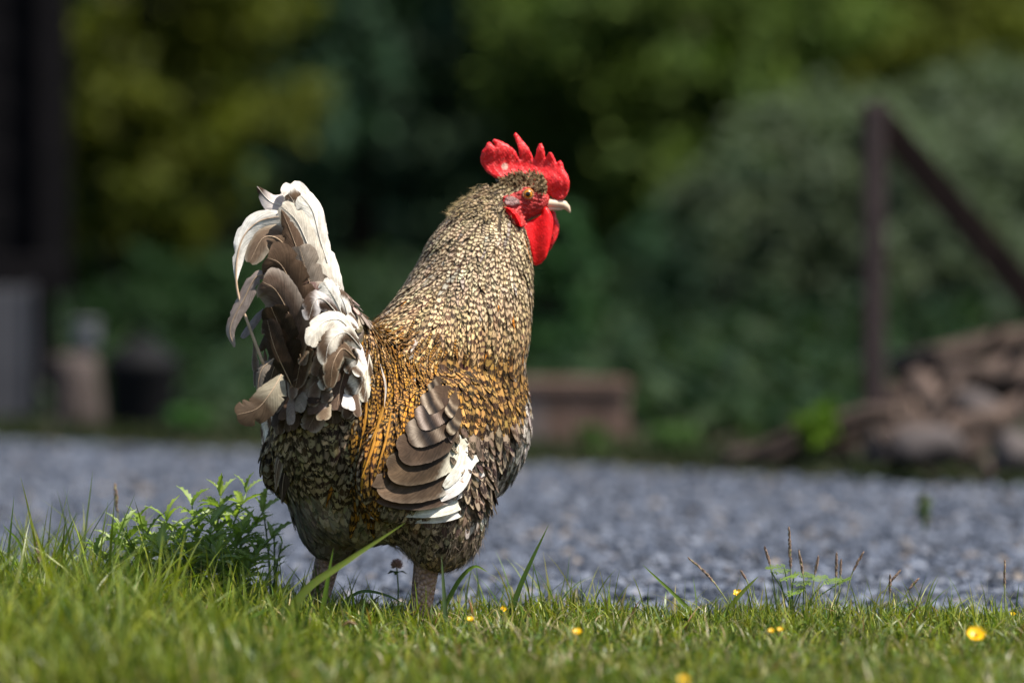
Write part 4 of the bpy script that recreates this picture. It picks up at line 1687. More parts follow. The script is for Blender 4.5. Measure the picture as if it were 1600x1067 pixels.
def big_feather(name, centre, half, kind, face, seed, parent=None, shape='round', cup=.25, rows=40, cols=9, asym=0.0, shaft=True, twist=0.0, split=4, ragged=.022):
    """centre: (k,3) line from root to tip; half: half width in metres; face: vector the flat side looks to"""
    r = np.random.default_rng(seed)
    C = catmull(centre, rows)
    T = np.gradient(C, axis=0)
    T /= np.linalg.norm(T, axis=1)[:, None]
    F = np.asarray(face, float)
    if F.ndim == 1:
        F = np.repeat(F[None], rows, 0)
    v = np.linspace(0, 1, rows)
    if shape == 'round':
        w = np.clip(v / .22, .10, 1) ** .7 * np.sqrt(np.clip(1 - np.clip((v - .68) / .33, 0, 1) ** 2.4, 0, 1))
    elif shape == 'sickle':
        w = np.clip(v / .35, .06, 1) * np.clip((1.02 - v) / .5, 0, 1) ** .7
    elif shape == 'quill':     # long bare shaft then vane
        w = np.clip((v - .38) / .35, 0.05, 1) * np.sqrt(np.clip(1 - np.clip((v - .8) / .21, 0, 1) ** 2, 0, 1))
    else:                      # pointed
        w = np.clip(v / .25, .12, 1) * np.clip((1.01 - v) / .42, 0, 1) ** .8
    half = np.asarray(half) * w
    us = np.linspace(-1, 1, cols)
    V = np.zeros((rows, cols, 3))
    colr = np.zeros((rows, cols, 3))
    nt_ = np.clip(1 - np.abs(v[:, None] - r.uniform(.25, .9, split)[None]) / .022, 0, 1) if split else np.zeros((rows, 1))
    nside = r.choice([-1, 1], max(split, 1))
    for i in range(rows):
        f = F[i] - T[i] * (F[i] @ T[i])
        f /= max(np.linalg.norm(f), 1e-6)
        s = np.cross(T[i], f)
        tw = twist * v[i]
        s, f = s * math.cos(tw) + f * math.sin(tw), f * math.cos(tw) - s * math.sin(tw)
        for j, u in enumerate(us):
            hw = half[i] * (1 + asym * (1 if u > 0 else -1))
            k = 1 + (r.normal() * ragged if abs(u) > .99 else 0)
            if abs(u) > .6 and split:
                for q in range(split):
                    if nside[q] * u > 0:
                        k -= .42 * nt_[i, q] * (abs(u) - .5) * 2
            V[i, j] = C[i] + s * u * hw * k - f * cup * hw * u * u + T[i] * abs(u) * hw * .25 * (v[i] > .05)
            colr[i, j] = pig(kind, u, v[i], r)
    colr *= r.uniform(.78, 1.22) * np.array([1.0, r.uniform(.95, 1.03), r.uniform(.88, 1.05)])
    colr = np.clip(colr, .004, .86)
    idx = np.arange(rows * cols).reshape(rows, cols)
    q = np.stack([idx[:-1, :-1], idx[:-1, 1:], idx[1:, 1:], idx[1:, :-1]], -1).reshape(-1, 4)
    uv = np.stack(np.meshgrid(v, (us + 1) / 2, indexing='ij')[::-1], -1).reshape(-1, 2)
    ob = mesh_np(name, V.reshape(-1, 3), quads=q, mat=M_vane, parent=parent or rooster, uv=uv, attrs={'Col': colr.reshape(-1, 3)})
    if shaft:
        m = MB()
        L_ = np.linalg.norm(np.diff(C, axis=0), axis=1).sum()
        r0 = .0007 if L_ < .12 else .0012
        r0 = .0022 if shape == 'quill' else r0
        m.tube([C[i] + F[i] / np.linalg.norm(F[i]) * .0006 for i in range(rows)], [r0 * (1.0 - .85 * a) for a in v], 5)
        m.build('shaft', M_shaft_pale if kind in ('white', 'cream', 'patch', 'white_tip_brown') and shape != 'quill' else M_shaft, ob, True)
    return ob


CAMDIR = np.array([0, -1, 0.05])
_seed = [100]


def tailf(pts, wpx, kind, shape='round', face=(0.25, -1, .1), name='tail_feather', **kw):
    _seed[0] += 1
    return big_feather(name, [W(a, b, c) for a, b, c in pts], wpx / 1270.0, kind, face, _seed[0], shape=shape, **kw)


# main tail, far ones first
tailf([(505, 520, -.115), (480, 430, -.115), (462, 350, -.115), (448, 300, -.12)], 24, 'cream', face=(.5, -1, 0))
tailf([(520, 520, -.13), (508, 430, -.135), (490, 350, -.14), (468, 306, -.15), (448, 312, -.17)], 25, 'white', face=(.55, -.8, .3))
tailf([(540, 520, -.14), (520, 440, -.15), (500, 375, -.16), (488, 330, -.165), (470, 305, -.175)], 24, 'white', face=(.6, -.8, .25))
tailf([(530, 510, -.15), (505, 440, -.165), (482, 385, -.175), (463, 345, -.18), (440, 322, -.19)], 20, 'cream', face=(.3, -1, .2))
tailf([(505, 470, -.14), (480, 370, -.15), (450, 328, -.155), (422, 315, -.16), (402, 292, -.165)], 19, 'white_tip_brown', 'point', face=(-.1, -1, .5))
tailf([(480, 440, -.15), (470, 370, -.16), (460, 320, -.165), (450, 303, -.18)], 17, 'patch', face=(.2, -1, .3))
# sickle with bare quill on the left
tailf([(412, 570, -.20), (390, 512, -.20), (372, 460, -.195), (369, 415, -.19), (379, 372, -.185), (404, 346, -.18), (442, 337, -.175)], 22, 'white', 'quill', face=(.35, -.9, -.25), asym=.35, twist=.3, cup=.35)
# brown inner feathers
tailf([(470, 490, -.16), (462, 420, -.17), (440, 378, -.18), (412, 372, -.185), (390, 410, -.19)], 21, 'brown_light', face=(-.2, -1, .35))
tailf([(482, 470, -.17), (470, 410, -.185), (455, 365, -.19), (440, 328, -.195)], 15, 'brown', 'point', face=(.4, -1, 0))
tailf([(498, 490, -.18), (480, 430, -.19), (468, 385, -.195)], 24, 'grey', face=(.1, -1, 0))
tailf([(480, 520, -.185), (462, 460, -.195), (440, 415, -.205), (418, 402, -.21)], 29, 'brown', face=(-.15, -1, .1))
tailf([(470, 560, -.19), (455, 500, -.205), (432, 455, -.215), (410, 440, -.22)], 28, 'brown_light', face=(-.2, -1, .1))
tailf([(440, 450, -.20), (405, 430, -.20), (380, 470, -.20), (360, 512, -.20), (366, 542, -.20)], 12, 'grey', 'sickle', face=(-.3, -1, .2))
tailf([(455, 580, -.19), (440, 520, -.205), (424, 480, -.215)], 24, 'dark', face=(-.35, -1, 0))  # brown feather in shade, the shade put into its darker colour
tailf([(455, 600, -.19), (430, 545, -.205), (418, 500, -.21)], 18, 'dark', face=(-.6, -1, 0))  # same here: shaded brown painted as a darker brown
# white coverts on the right of the tail
tailf([(540, 505, -.175), (522, 465, -.19), (505, 440, -.20)], 16, 'white', face=(.5, -1, .2))
tailf([(535, 500, -.18), (508, 470, -.20), (492, 470, -.21), (482, 500, -.215)], 15, 'patch', face=(.2, -1, .4))
tailf([(548, 520, -.175), (538, 475, -.18), (524, 450, -.185)], 12, 'patch', face=(.7, -1, .2))
tailf([(560, 530, -.18), (530, 500, -.205), (500, 508, -.22), (485, 540, -.23)], 15, 'white', face=(.3, -1, .5))
tailf([(565, 545, -.185), (540, 520, -.21), (515, 535, -.23), (508, 570, -.235)], 15, 'patch', face=(.4, -1, .4))
tailf([(555, 560, -.19), (535, 545, -.22), (520, 570, -.235), (516, 605, -.235)], 13, 'brown_pale_edge', face=(.4, -1, .3))

# tail coverts draped over the root of the tail, on the surface
def drape(pts, wpx, kind, o0, o1, name='tail_covert', shape='round', fix=None, **kw):
    _seed[0] += 1
    P_ = catmull(np.array(pts, float), 8)
    H_ = hit(P_[:, 0], P_[:, 1])
    t = np.linspace(0, 1, 8)
    H_[:, 1] = np.convolve(np.concatenate([[H_[0, 1]] * 2, H_[:, 1], [H_[-1, 1]] * 2]), np.ones(5) / 5, 'valid')
    nr = grad(sdf_plum, H_)
    f = nr.mean(0)
    f = f / np.linalg.norm(f)
    if f[1] > -.35:
        f = f + np.array([0, -.5, 0])
        f /= np.linalg.norm(f)
    if fix is not None:
        f = fix
    H_ = H_ + f * (o0 + (o1 - o0) * t)[:, None]
    return big_feather(name, H_, wpx / 1270.0, kind, f, _seed[0], shape=shape, **kw)


CV = [((440, 545), (430, 600), (428, 645), 18, 'dark', .006, .016), ((500, 560), (520, 610), (522, 660), 18, 'brown', .006, .014),
      ((540, 565), (545, 610), (540, 655), 15, 'brown_pale_edge', .006, .014), ((470, 560), (460, 620), (470, 672), 20, 'brown', .006, .018),
      ((448, 600), (445, 640), (452, 680), 18, 'brown_pale_edge', .006, .016), ((505, 590), (500, 640), (488, 672), 18, 'brown_light', .008, .02),
      ((520, 600), (512, 640), (500, 662), 14, 'cream', .006, .012), ((450, 520), (440, 580), (438, 625), 20, 'brown', .010, .024),
      ((500, 520), (478, 580), (470, 640), 20, 'brown_pale_edge', .014, .030), ((520, 525), (505, 575), (495, 630), 18, 'brown_light', .014, .030),
      ((480, 500), (458, 560), (450, 610), 19, 'brown', .018, .034), ((545, 555), (530, 600), (522, 640), 18, 'brown_light', .012, .026),
      ((560, 560), (552, 600), (545, 645), 13, 'patch', .008, .018), ((572, 555), (566, 590), (560, 630), 10, 'patch', .008, .016),
      ((500, 500), (486, 540), (478, 590), 15, 'brown_pale_edge', .022, .038), ((530, 530), (515, 560), (505, 600), 14, 'patch', .022, .036)]
for (a, b, c, w_, k_, o0, o1) in CV:
    drape([a, b, c], w_, k_, o0, o1)
# loose smaller coverts breaking up the root of the tail
rt_ = random.Random(23)
for k in range(46):
    a = rt_.uniform(425, 562)
    b = rt_.uniform(478, 625) if a < 540 else rt_.uniform(520, 610)
    ln = rt_.uniform(30, 52)
    dx_ = rt_.uniform(-14, 10) - (a - 490) * .08
    kd = rt_.choice(['brown', 'brown_pale_edge', 'brown_light', 'dark', 'grey', 'brown_light']) if a < 530 else rt_.choice(['patch', 'patch', 'brown_pale_edge', 'white'])
    drape([(a, b), (a + dx_ * .4, b + ln * .5), (a + dx_, b + ln)], rt_.uniform(7, 12), kd, .012 + .02 * rt_.random(), .024 + .016 * rt_.random(), shaft=False, cup=.18, split=0, rows=20, cols=7)
# broad feather hanging out on the left, with cream base, its shade painted in
tailf([(440, 585, -.20), (424, 612, -.215), (402, 638, -.22), (370, 648, -.225)], 22, 'cream_base_shaded', face=(-.25, -1, .1))
tailf([(428, 560, -.20), (408, 580, -.205), (402, 620, -.205)], 9, 'grey', 'point', face=(-.7, -1, 0))
tailf([(425, 640, -.19), (414, 665, -.20), (410, 695, -.20)], 7, 'patch', 'point', face=(-.3, -1, 0))

# a few long pale and orange saddle plumes
for pts_, w_, k_ in (([(604, 590), (597, 650), (576, 705)], 2.2, 'orange'), ([(596, 640), (584, 700), (566, 752)], 2.4, 'orange'), ([(610, 640), (600, 690), (584, 740)], 2.0, 'orange'),
                     ([(570, 600), (568, 650), (556, 705)], 2.0, 'orange'), ([(590, 570), (596, 605), (591, 640)], 1.8, 'cream')):
    drape(pts_, w_, k_, .006, .013, 'saddle_plume', 'point', shaft=False, split=0, rows=16, cols=5)

# ---- near wing
WFACE = np.array([.66, -.70, .27])
WFACE /= np.linalg.norm(WFACE)


def wf(pts, wpx, kind, off, name='wing_feather', **kw):
    kw.setdefault('shaft', False)
    kw.setdefault('cup', .03)
    kw.setdefault('split', 0)
    kw.setdefault('ragged', .012)
    kw.setdefault('fix', WFACE)
    return drape(pts, wpx, kind, off * .4, off + .003, name, **kw)


wf([(768, 764), (688, 808), (566, 811)], 10, 'white', 0.01250)
wf([(768, 750), (690, 797), (576, 805)], 10, 'white', 0.01200)
wf([(752, 740), (665, 778), (572, 780)], 19, 'wing_white', 0.01250)
wf([(720, 694), (724, 728), (708, 762), (668, 786)], 12, 'white', 0.01275, asym=.2)
wf([(742, 716), (658, 758), (576, 764)], 27, 'wing_white', 0.01325)
wf([(708, 676), (717, 704), (706, 738), (680, 766)], 9, 'white', 0.01300)
wf([(726, 690), (655, 730), (592, 738)], 27, 'wing_white', 0.01375)
wf([(712, 664), (660, 698), (608, 710)], 26, 'wing', 0.01425)
wf([(704, 644), (668, 672), (622, 686)], 23, 'band', 0.01465)
wf([(714, 640), (702, 662), (686, 682)], 10, 'band', 0.01450)
wf([(699, 626), (670, 650), (636, 662)], 20, 'band', 0.01485)
wf([(708, 614), (698, 638), (684, 654)], 10, 'band', 0.01450)
wf([(694, 606), (672, 628), (645, 640)], 17, 'band', 0.01485)
wf([(688, 592), (674, 608), (656, 618)], 12, 'band', 0.01450)
wf([(640, 735), (605, 750), (570, 757)], 11, 'wing', .0085)
# far wing tip showing on the left
tailf([(470, 680, -.10), (446, 735, -.115), (440, 786, -.115)], 12, 'dark', 'point', face=(-.6, -1, 0), name='wing_feather')
tailf([(455, 670, -.10), (436, 720, -.118), (430, 768, -.118)], 9, 'brown_light', 'point', face=(-.8, -1, 0), name='wing_feather')

# ---------------------------------------------------------------- downy edge hairs (thighs, abdomen)
def hairs(name, roots, length, col, seed, stick=.5, rad=.00022):
    r = np.random.default_rng(seed)
    n = len(roots)
    p, nr = project_to(sdf_plum, roots, .004)
    d = flow(p, nr) + nr * stick * r.uniform(.3, 1.2, (n, 1)) + r.normal(size=(n, 3)) * .35
    d /= np.linalg.norm(d, axis=1)[:, None]
    ln = length * r.uniform(.5, 1.3, (n, 1))
    s = np.cross(d, r.normal(size=(n, 3)))
    s /= np.linalg.norm(s, axis=1)[:, None]
    bend = r.normal(size=(n, 3)) * .18 * ln
    V = np.stack([p - s * rad, p + s * rad, p + d * ln * .55 + s * rad * .8 + bend * .3, p + d * ln * .55 - s * rad * .8 + bend * .3, p + d * ln + bend], 1)
    i = np.arange(n)[:, None] * 5
    q = i + np.array([[0, 1, 2, 3]])
    t_ = i + np.array([[3, 2, 4]])
    m_ = n * 5
    o = mesh_np(name, V.reshape(-1, 3), quads=q, tris=t_, mat=M_feather, parent=rooster, uv=np.zeros((m_, 2)),
                attrs={'light': np.repeat(var(n, col), 5, 0), 'dark': np.repeat(var(n, col), 5, 0), 'pat': np.zeros((m_, 4))})
    o['kind'] = 'stuff'


k = np.where(zone == 'thigh')[0]
hairs('thigh_down', cand[k[:1600]], .006, (.13, .10, .072), 3)
k = np.where((zone == 'thigh') & (cpy > 840))[0]
hairs('thigh_fringe', cand[k[:800]], .012, (.26, .20, .15), 4, .35)
k = np.where((zone == 'head') | ((zone == 'neck') & (cpx < 720) & (cpy < 330)))[0]
hairs('head_bristles', cand[k[:900]], .008, (.50, .38, .2), 5, .5)

# small upright feathers of the crown, on both sides of the comb root
def crown_tufts():
    rg = np.random.default_rng(17)
    Vs, Q, U, LI, DA, PA = [], [], [], [], [], []
    line = np.array(zp([(430, 420), (470, 402), (510, 384), (560, 366), (620, 372), (670, 395), (700, 430)]))
    n_ = 0
    for k in range(440):
        t = rg.random() * (len(line) - 1.001)
        i = int(t)
        p = line[i] + (line[i + 1] - line[i]) * (t - i)
        s = -1 if k % 3 else 1
        dpt = rg.random()
        root = W(p[0] + rg.normal() * 3, p[1] + 2 + 26 * dpt, HY + s * (.0110 + .011 * dpt ** .8))
        ln = (7 + 6 * rg.random()) / 1270
        d = np.array([-.55 + .5 * (t / 6) + rg.normal() * .22, s * .12 + rg.normal() * .12, 1.0])
        d /= np.linalg.norm(d)
        sd = np.cross(d, np.array([0, -1.0, .1]))
        sd /= np.linalg.norm(sd)
        w = (3.4 + rg.random()) / 1270 * .5
        for v_, pw in ((0, .6), (.4, 1.0), (.75, .65), (1.0, .05)):
            c_ = root + d * ln * v_ + np.array([-.0012 * v_ * v_, 0, 0])
            Vs += [c_ - sd * w * pw, c_ + sd * w * pw]
            U += [(0, v_), (1, v_)]
        for r_ in range(3):
            a = n_ + r_ * 2
            Q.append((a, a + 2, a + 3, a + 1))
        n_ += 8
        LI.append(np.repeat(var(1, (.64, .50, .32), r=rg), 8, 0))
        DA.append(np.repeat(var(1, DARK, r=rg), 8, 0))
        PA.append(np.repeat([[1.4, rg.random(), .36, .4]], 8, 0))
    o = mesh_np('crown_feathers', np.array(Vs), quads=np.array(Q), mat=M_feather, parent=rooster, uv=np.array(U),
                attrs={'light': np.concatenate(LI), 'dark': np.concatenate(DA), 'pat': np.concatenate(PA)},
                normals=np.tile(np.array([.1, -.6, .8]), (len(Vs), 1)))
    o['kind'] = 'stuff'


crown_tufts()

# ---------------------------------------------------------------- comb, wattles, face, beak, eye
COMB = zp([(385, 403), (330, 365), (295, 310), (288, 280), (298, 235), (322, 208), (328, 182), (345, 172), (362, 182), (385, 205), (382, 185), (366, 166), (378, 152), (400, 158), (460, 185), (500, 215), (528, 258), (543, 278), (535, 225), (520, 175), (503, 128), (515, 111), (531, 125), (560, 160), (598, 208), (622, 258), (632, 285), (645, 262), (652, 215), (667, 181), (682, 179), (695, 210), (704, 265), (710, 285), (719, 255), (732, 236), (746, 240), (764, 275), (778, 306), (788, 297), (803, 292), (816, 310), (825, 345), (850, 385), (861, 430), (858, 470), (845, 515), (820, 541), (790, 547), (755, 532), (715, 505), (690, 470), (650, 450), (560, 440), (480, 430), (430, 412)])
WAT1 = zp([(548, 735), (575, 690), (640, 660), (680, 640), (690, 595), (712, 588), (738, 620), (756, 665), (757, 705), (742, 800), (726, 870), (710, 918), (680, 952), (645, 966), (622, 957), (616, 900), (597, 812), (572, 762)])
WAT2 = zp([(700, 600), (745, 610), (770, 618), (776, 655), (795, 700), (797, 738), (772, 808), (735, 868), (705, 880), (690, 800), (690, 700)])
EARL = zp([(436, 588), (480, 598), (522, 628), (546, 662), (556, 722), (520, 704), (480, 672), (448, 625)])
EARP = zp([(440, 560), (455, 525), (495, 520), (540, 545), (545, 575), (500, 592), (455, 588)])


def flat_flesh(name, poly, y0, thick, rnd, mat, h, parent=None, papil=0.0, bend=None, pad=.012, taper=None):
    """fleshy sheet: outline given in the profile plane of the head, rounded edge, real thickness"""
    s = (DIST + HY) / FPX
    P3 = np.array([W(a, b, HY) for a, b in poly])
    poly2 = [(p[0], p[2]) for p in P3]
    lo = P3.min(0) - pad
    hi = P3.max(0) + pad
    fr_ = np.random.default_rng(5).normal(size=(6, 3)) * 900
    def fn(p):
        d2 = dpoly(p[..., 0], p[..., 2], poly2)
        yc = y0 + (bend(p) if bend is not None else 0.0)
        T_ = thick if taper is None else thick * taper(p)
        a = d2 + rnd
        b = np.abs(p[..., 1] - yc) - T_ + rnd
        d = np.sqrt(np.maximum(a, 0) ** 2 + np.maximum(b, 0) ** 2) + np.minimum(np.maximum(a, b), 0) - rnd
        if papil:
            d = d + papil * sum(np.sin(p @ fr_[i] + i) for i in range(6)) / 2.5
        return d
    ys = (y0 - thick - .02, y0 + thick + .02)
    v_, q_ = surf_nets(fn, (lo[0], ys[0], lo[2]), (hi[0], ys[1], hi[2]), h)
    return mesh_np(name, v_, quads=q_, mat=mat, parent=parent or rooster)


cb_c = W(800, 270, HY)
flat_flesh('comb', COMB, HY, .0050, .0034, M_comb, .0011, papil=.00045, bend=lambda p: .0035 * np.sin((p[..., 0] - cb_c[0]) * 70) + .002 * np.sin((p[..., 2] - cb_c[2]) * 160),
           taper=lambda p: np.clip(1.15 - (p[..., 2] - cb_c[2] + .01) / .09, .62, 1.35))
wb = W(830, 350, HY)
flat_flesh('wattle', WAT1, HY - .010, .0040, .0032, M_wattle, .0012, papil=.0002, bend=lambda p: -.004 * np.sin((wb[2] - p[..., 2]) * 40) + .0028 * np.sin((p[..., 0] - wb[0]) * 180 + 1))
flat_flesh('wattle', WAT2, HY + .008, .0038, .0030, M_comb, .0012, papil=.0005, bend=lambda p: .003 * np.sin((p[..., 0] - wb[0]) * 170))


def head_sdf(p):
    return sdf_plum(p)


def face_part(name, poly, thick, mat, h=.0010, wr=.0006, bulge=0.0):
    P3 = np.array([W(a, b, HY) for a, b in poly])
    poly2 = [(p[0], p[2]) for p in P3]
    fr_ = np.random.default_rng(9).normal(size=(6, 3)) * np.array([500, 300, 700])
    cx, cz_ = P3[:, 0].mean(), P3[:, 2].mean()
    def fn(p):
        d2 = dpoly(p[..., 0], p[..., 2], poly2)
        hs = head_sdf(p) - thick + wr * sum(np.sin(p @ fr_[i] + i) for i in range(6)) / 3
        if bulge:
            hs = hs - bulge * np.exp(-((p[..., 0] - cx) ** 2 + (p[..., 2] - cz_) ** 2) / .0001)
        # soft intersection of the outline with a shell over the head
        k = .004
        return -smin(-(d2), -hs, k)
    lo, hi = P3.min(0) - .006, P3.max(0) + .006
    v_, q_ = surf_nets(fn, (lo[0], HY - .045, lo[2]), (hi[0], HY + .045, hi[2]), h)
    return mesh_np(name, v_, quads=q_, mat=mat, parent=rooster)


face = face_part('face_skin', FACE, .0022, M_face)
face_part('ear_lobe', EARL, .0085, M_wattle, wr=.0003)
face_part('ear_patch', EARP, .0058, M_ear, wr=.0007)

# beak: lofted halves
def loft(name, secs, mat, parent=None, n=14):
    vs_, fs_ = [], []
    for (px, py, ry, rz, tilt) in secs:
        c = W(px, py, HY)
        for k in range(n):
            a = 2 * math.pi * k / n
            dz = math.sin(a) * rz / 1270
            dy = math.cos(a) * ry / 1270
            vs_.append(c + np.array([math.sin(tilt) * dz, dy, math.cos(tilt) * dz]))
    for i in range(len(secs) - 1):
        for k in range(n):
            fs_.append((i * n + k, i * n + (k + 1) % n, (i + 1) * n + (k + 1) % n, (i + 1) * n + k))
    fs_.append(tuple(range(n)))
    fs_.append(tuple((len(secs) - 1) * n + k for k in range(n)))
    m = MB()
    m.add(vs_, fs_)
    return m.build(name, mat, parent or rooster, True)


bk_ = loft('beak', [(838, 317, 11, 8, 0), (850, 317.5, 12, 8.5, 0), (862, 318, 11, 8.3, .1), (873, 318.5, 9, 8, .3), (881, 320.5, 7, 7, .6), (887, 325, 4.5, 4.5, .9), (890, 330.5, 2, 2, 1.2), (890.6, 333, .6, .6, 1.4)], M_beak)
loft('lower_beak', [(836, 326, 9, 4, 0), (852, 326.5, 9, 4, 0), (866, 326.5, 7, 3.2, 0), (877, 326.5, 4, 2.2, 0), (882, 326, 1.2, 1, 0)], M_beak, bk_)
nm = MB()
c = W(851, 316, HY - .0092)
nm.tube([c + np.array([-.0025, 0, 0]), c + np.array([.0025, -.0004, -.0006])], [.0011, .0007], 8, flat=.7)
nm.build('nostril', M_claw, bk_, True)

# eyes (both sides)
M_iris = flesh_mat('amber_iris', (0.36, 0.12, 0.010), (0.58, 0.25, 0.02), 500.0, 900.0, 0.2, 0.0, 0.15)
M_pupil = plain('eye_pupil', (0.003, 0.003, 0.003), 0.05, 0.6)
M_lid = flesh_mat('eyelid_rim', (0.22, 0.10, 0.05), (0.42, 0.20, 0.10), 300.0, 700.0, 0.5, 0.1, 0.5)


def cap(name, c, ny, r_, a0, a1, mat, parent, n=28, m_=8):
    vs_, fs_ = [], []
    for i in range(m_):
        a = a0 + (a1 - a0) * i / (m_ - 1)
        for k in range(n):
            b = 2 * math.pi * k / n
            vs_.append((c[0] + r_ * math.sin(a) * math.cos(b), c[1] + ny * r_ * math.cos(a), c[2] + r_ * math.sin(a) * math.sin(b)))
    for i in range(m_ - 1):
        for k in range(n):
            fs_.append((i * n + k, i * n + (k + 1) % n, (i + 1) * n + (k + 1) % n, (i + 1) * n + k))
    mb = MB()
    mb.add(vs_, fs_)
    return mb.build(name, mat, parent, True)


for sgn in (-1, 1):
    ec = W(825, 304, HY)
    # where the head surface lies on this side
    yy_ = np.linspace(0, .045, 90)
    dd_ = sdf_plum(np.stack([np.full(90, ec[0]), HY + sgn * yy_, np.full(90, ec[2])], 1))
    ysurf = yy_[np.argmax(dd_ > 0)]
    R_ = .0078
    c = np.array([ec[0], HY + sgn * (ysurf + .0046 - R_ * .72), ec[2]])
    ey = cap('eye', c, sgn, R_, .001, 1.25, M_iris, rooster)
    cap('pupil', c + np.array([0, sgn * .00012, 0]), sgn, R_, .001, .40, M_pupil, ey, m_=4)
    mb = MB()
    a_ = .86
    mb.tube([(c[0] + R_ * math.sin(a_) * math.cos(t) * 1.05, c[1] + sgn * R_ * math.cos(a_) * .98, c[2] + R_ * math.sin(a_) * math.sin(t) * .95) for t in np.linspace(0, 2 * math.pi, 25)], [.0011] * 25, 7)
    mb.build('eyelid', M_lid, ey, True)

# ================================================================== GRASS AND SMALL PLANTS
M_grass = leaf_mat('grass_blade', 0.38, 0.42, 0.4, (1.1, 1.15, 0.35))


def blades(n, x, y, z, h, w, lean, cols, seed, rows=5, curl=1.0, az=None):
    """grass blades as thin bent strips"""
    r = np.random.default_rng(seed)
    az = r.uniform(0, 2 * np.pi, n) if az is None else az
    d = np.stack([np.cos(az), np.sin(az), np.zeros(n)], 1)
    tw = r.uniform(0, 2 * np.pi, n)
    s = np.stack([np.cos(tw), np.sin(tw), np.zeros(n)], 1)
    base = np.stack([x, y, z], 1)
    V = np.zeros((n, rows, 2, 3))
    for i in range(rows):
        v = i / (rows - 1)
        th_ = lean * v * curl
        p = base + d * (h * lean * v ** 1.8 * .85)[:, None] + np.array([0, 0, 1.0]) * (h * v * np.cos(np.minimum(th_, 1.5) * .8))[:, None]
        ww = w * (1 - v ** 2.2) * .5 + 1e-5
        V[:, i, 0] = p - s * ww[:, None]
        V[:, i, 1] = p + s * ww[:, None]
    idx = np.arange(n * rows * 2).reshape(n, rows, 2)
    q = np.stack([idx[:, :-1, 0], idx[:, :-1, 1], idx[:, 1:, 1], idx[:, 1:, 0]], -1).reshape(-1, 4)
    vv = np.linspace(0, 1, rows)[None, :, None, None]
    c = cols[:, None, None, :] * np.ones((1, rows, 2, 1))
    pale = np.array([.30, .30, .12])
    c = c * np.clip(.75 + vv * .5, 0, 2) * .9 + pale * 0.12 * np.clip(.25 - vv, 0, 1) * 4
    return V.reshape(-1, 3), q, c.reshape(-1, 3)


GCOL = np.array([(.165, .225, .018), (.225, .280, .022), (.075, .145, .016), (.275, .305, .030), (.15, .20, .05), (.33, .31, .055), (.46, .38, .19)])
GPROB = np.array([.22, .20, .22, .14, .09, .08, .05])


def clump_noise(x, y, s=1.0):
    return (np.sin(x * 9.1 * s + 1.2) * np.sin(y * 11.3 * s + .4) + .6 * np.sin(x * 23 * s + y * 17 * s) + .4 * np.sin(x * 41 * s - y * 37 * s + 2)) / 2


def tallness(x):           # the grass is longer on the left of the picture
    return np.clip(1.0 - (x + .45) / .33, 0, 1)


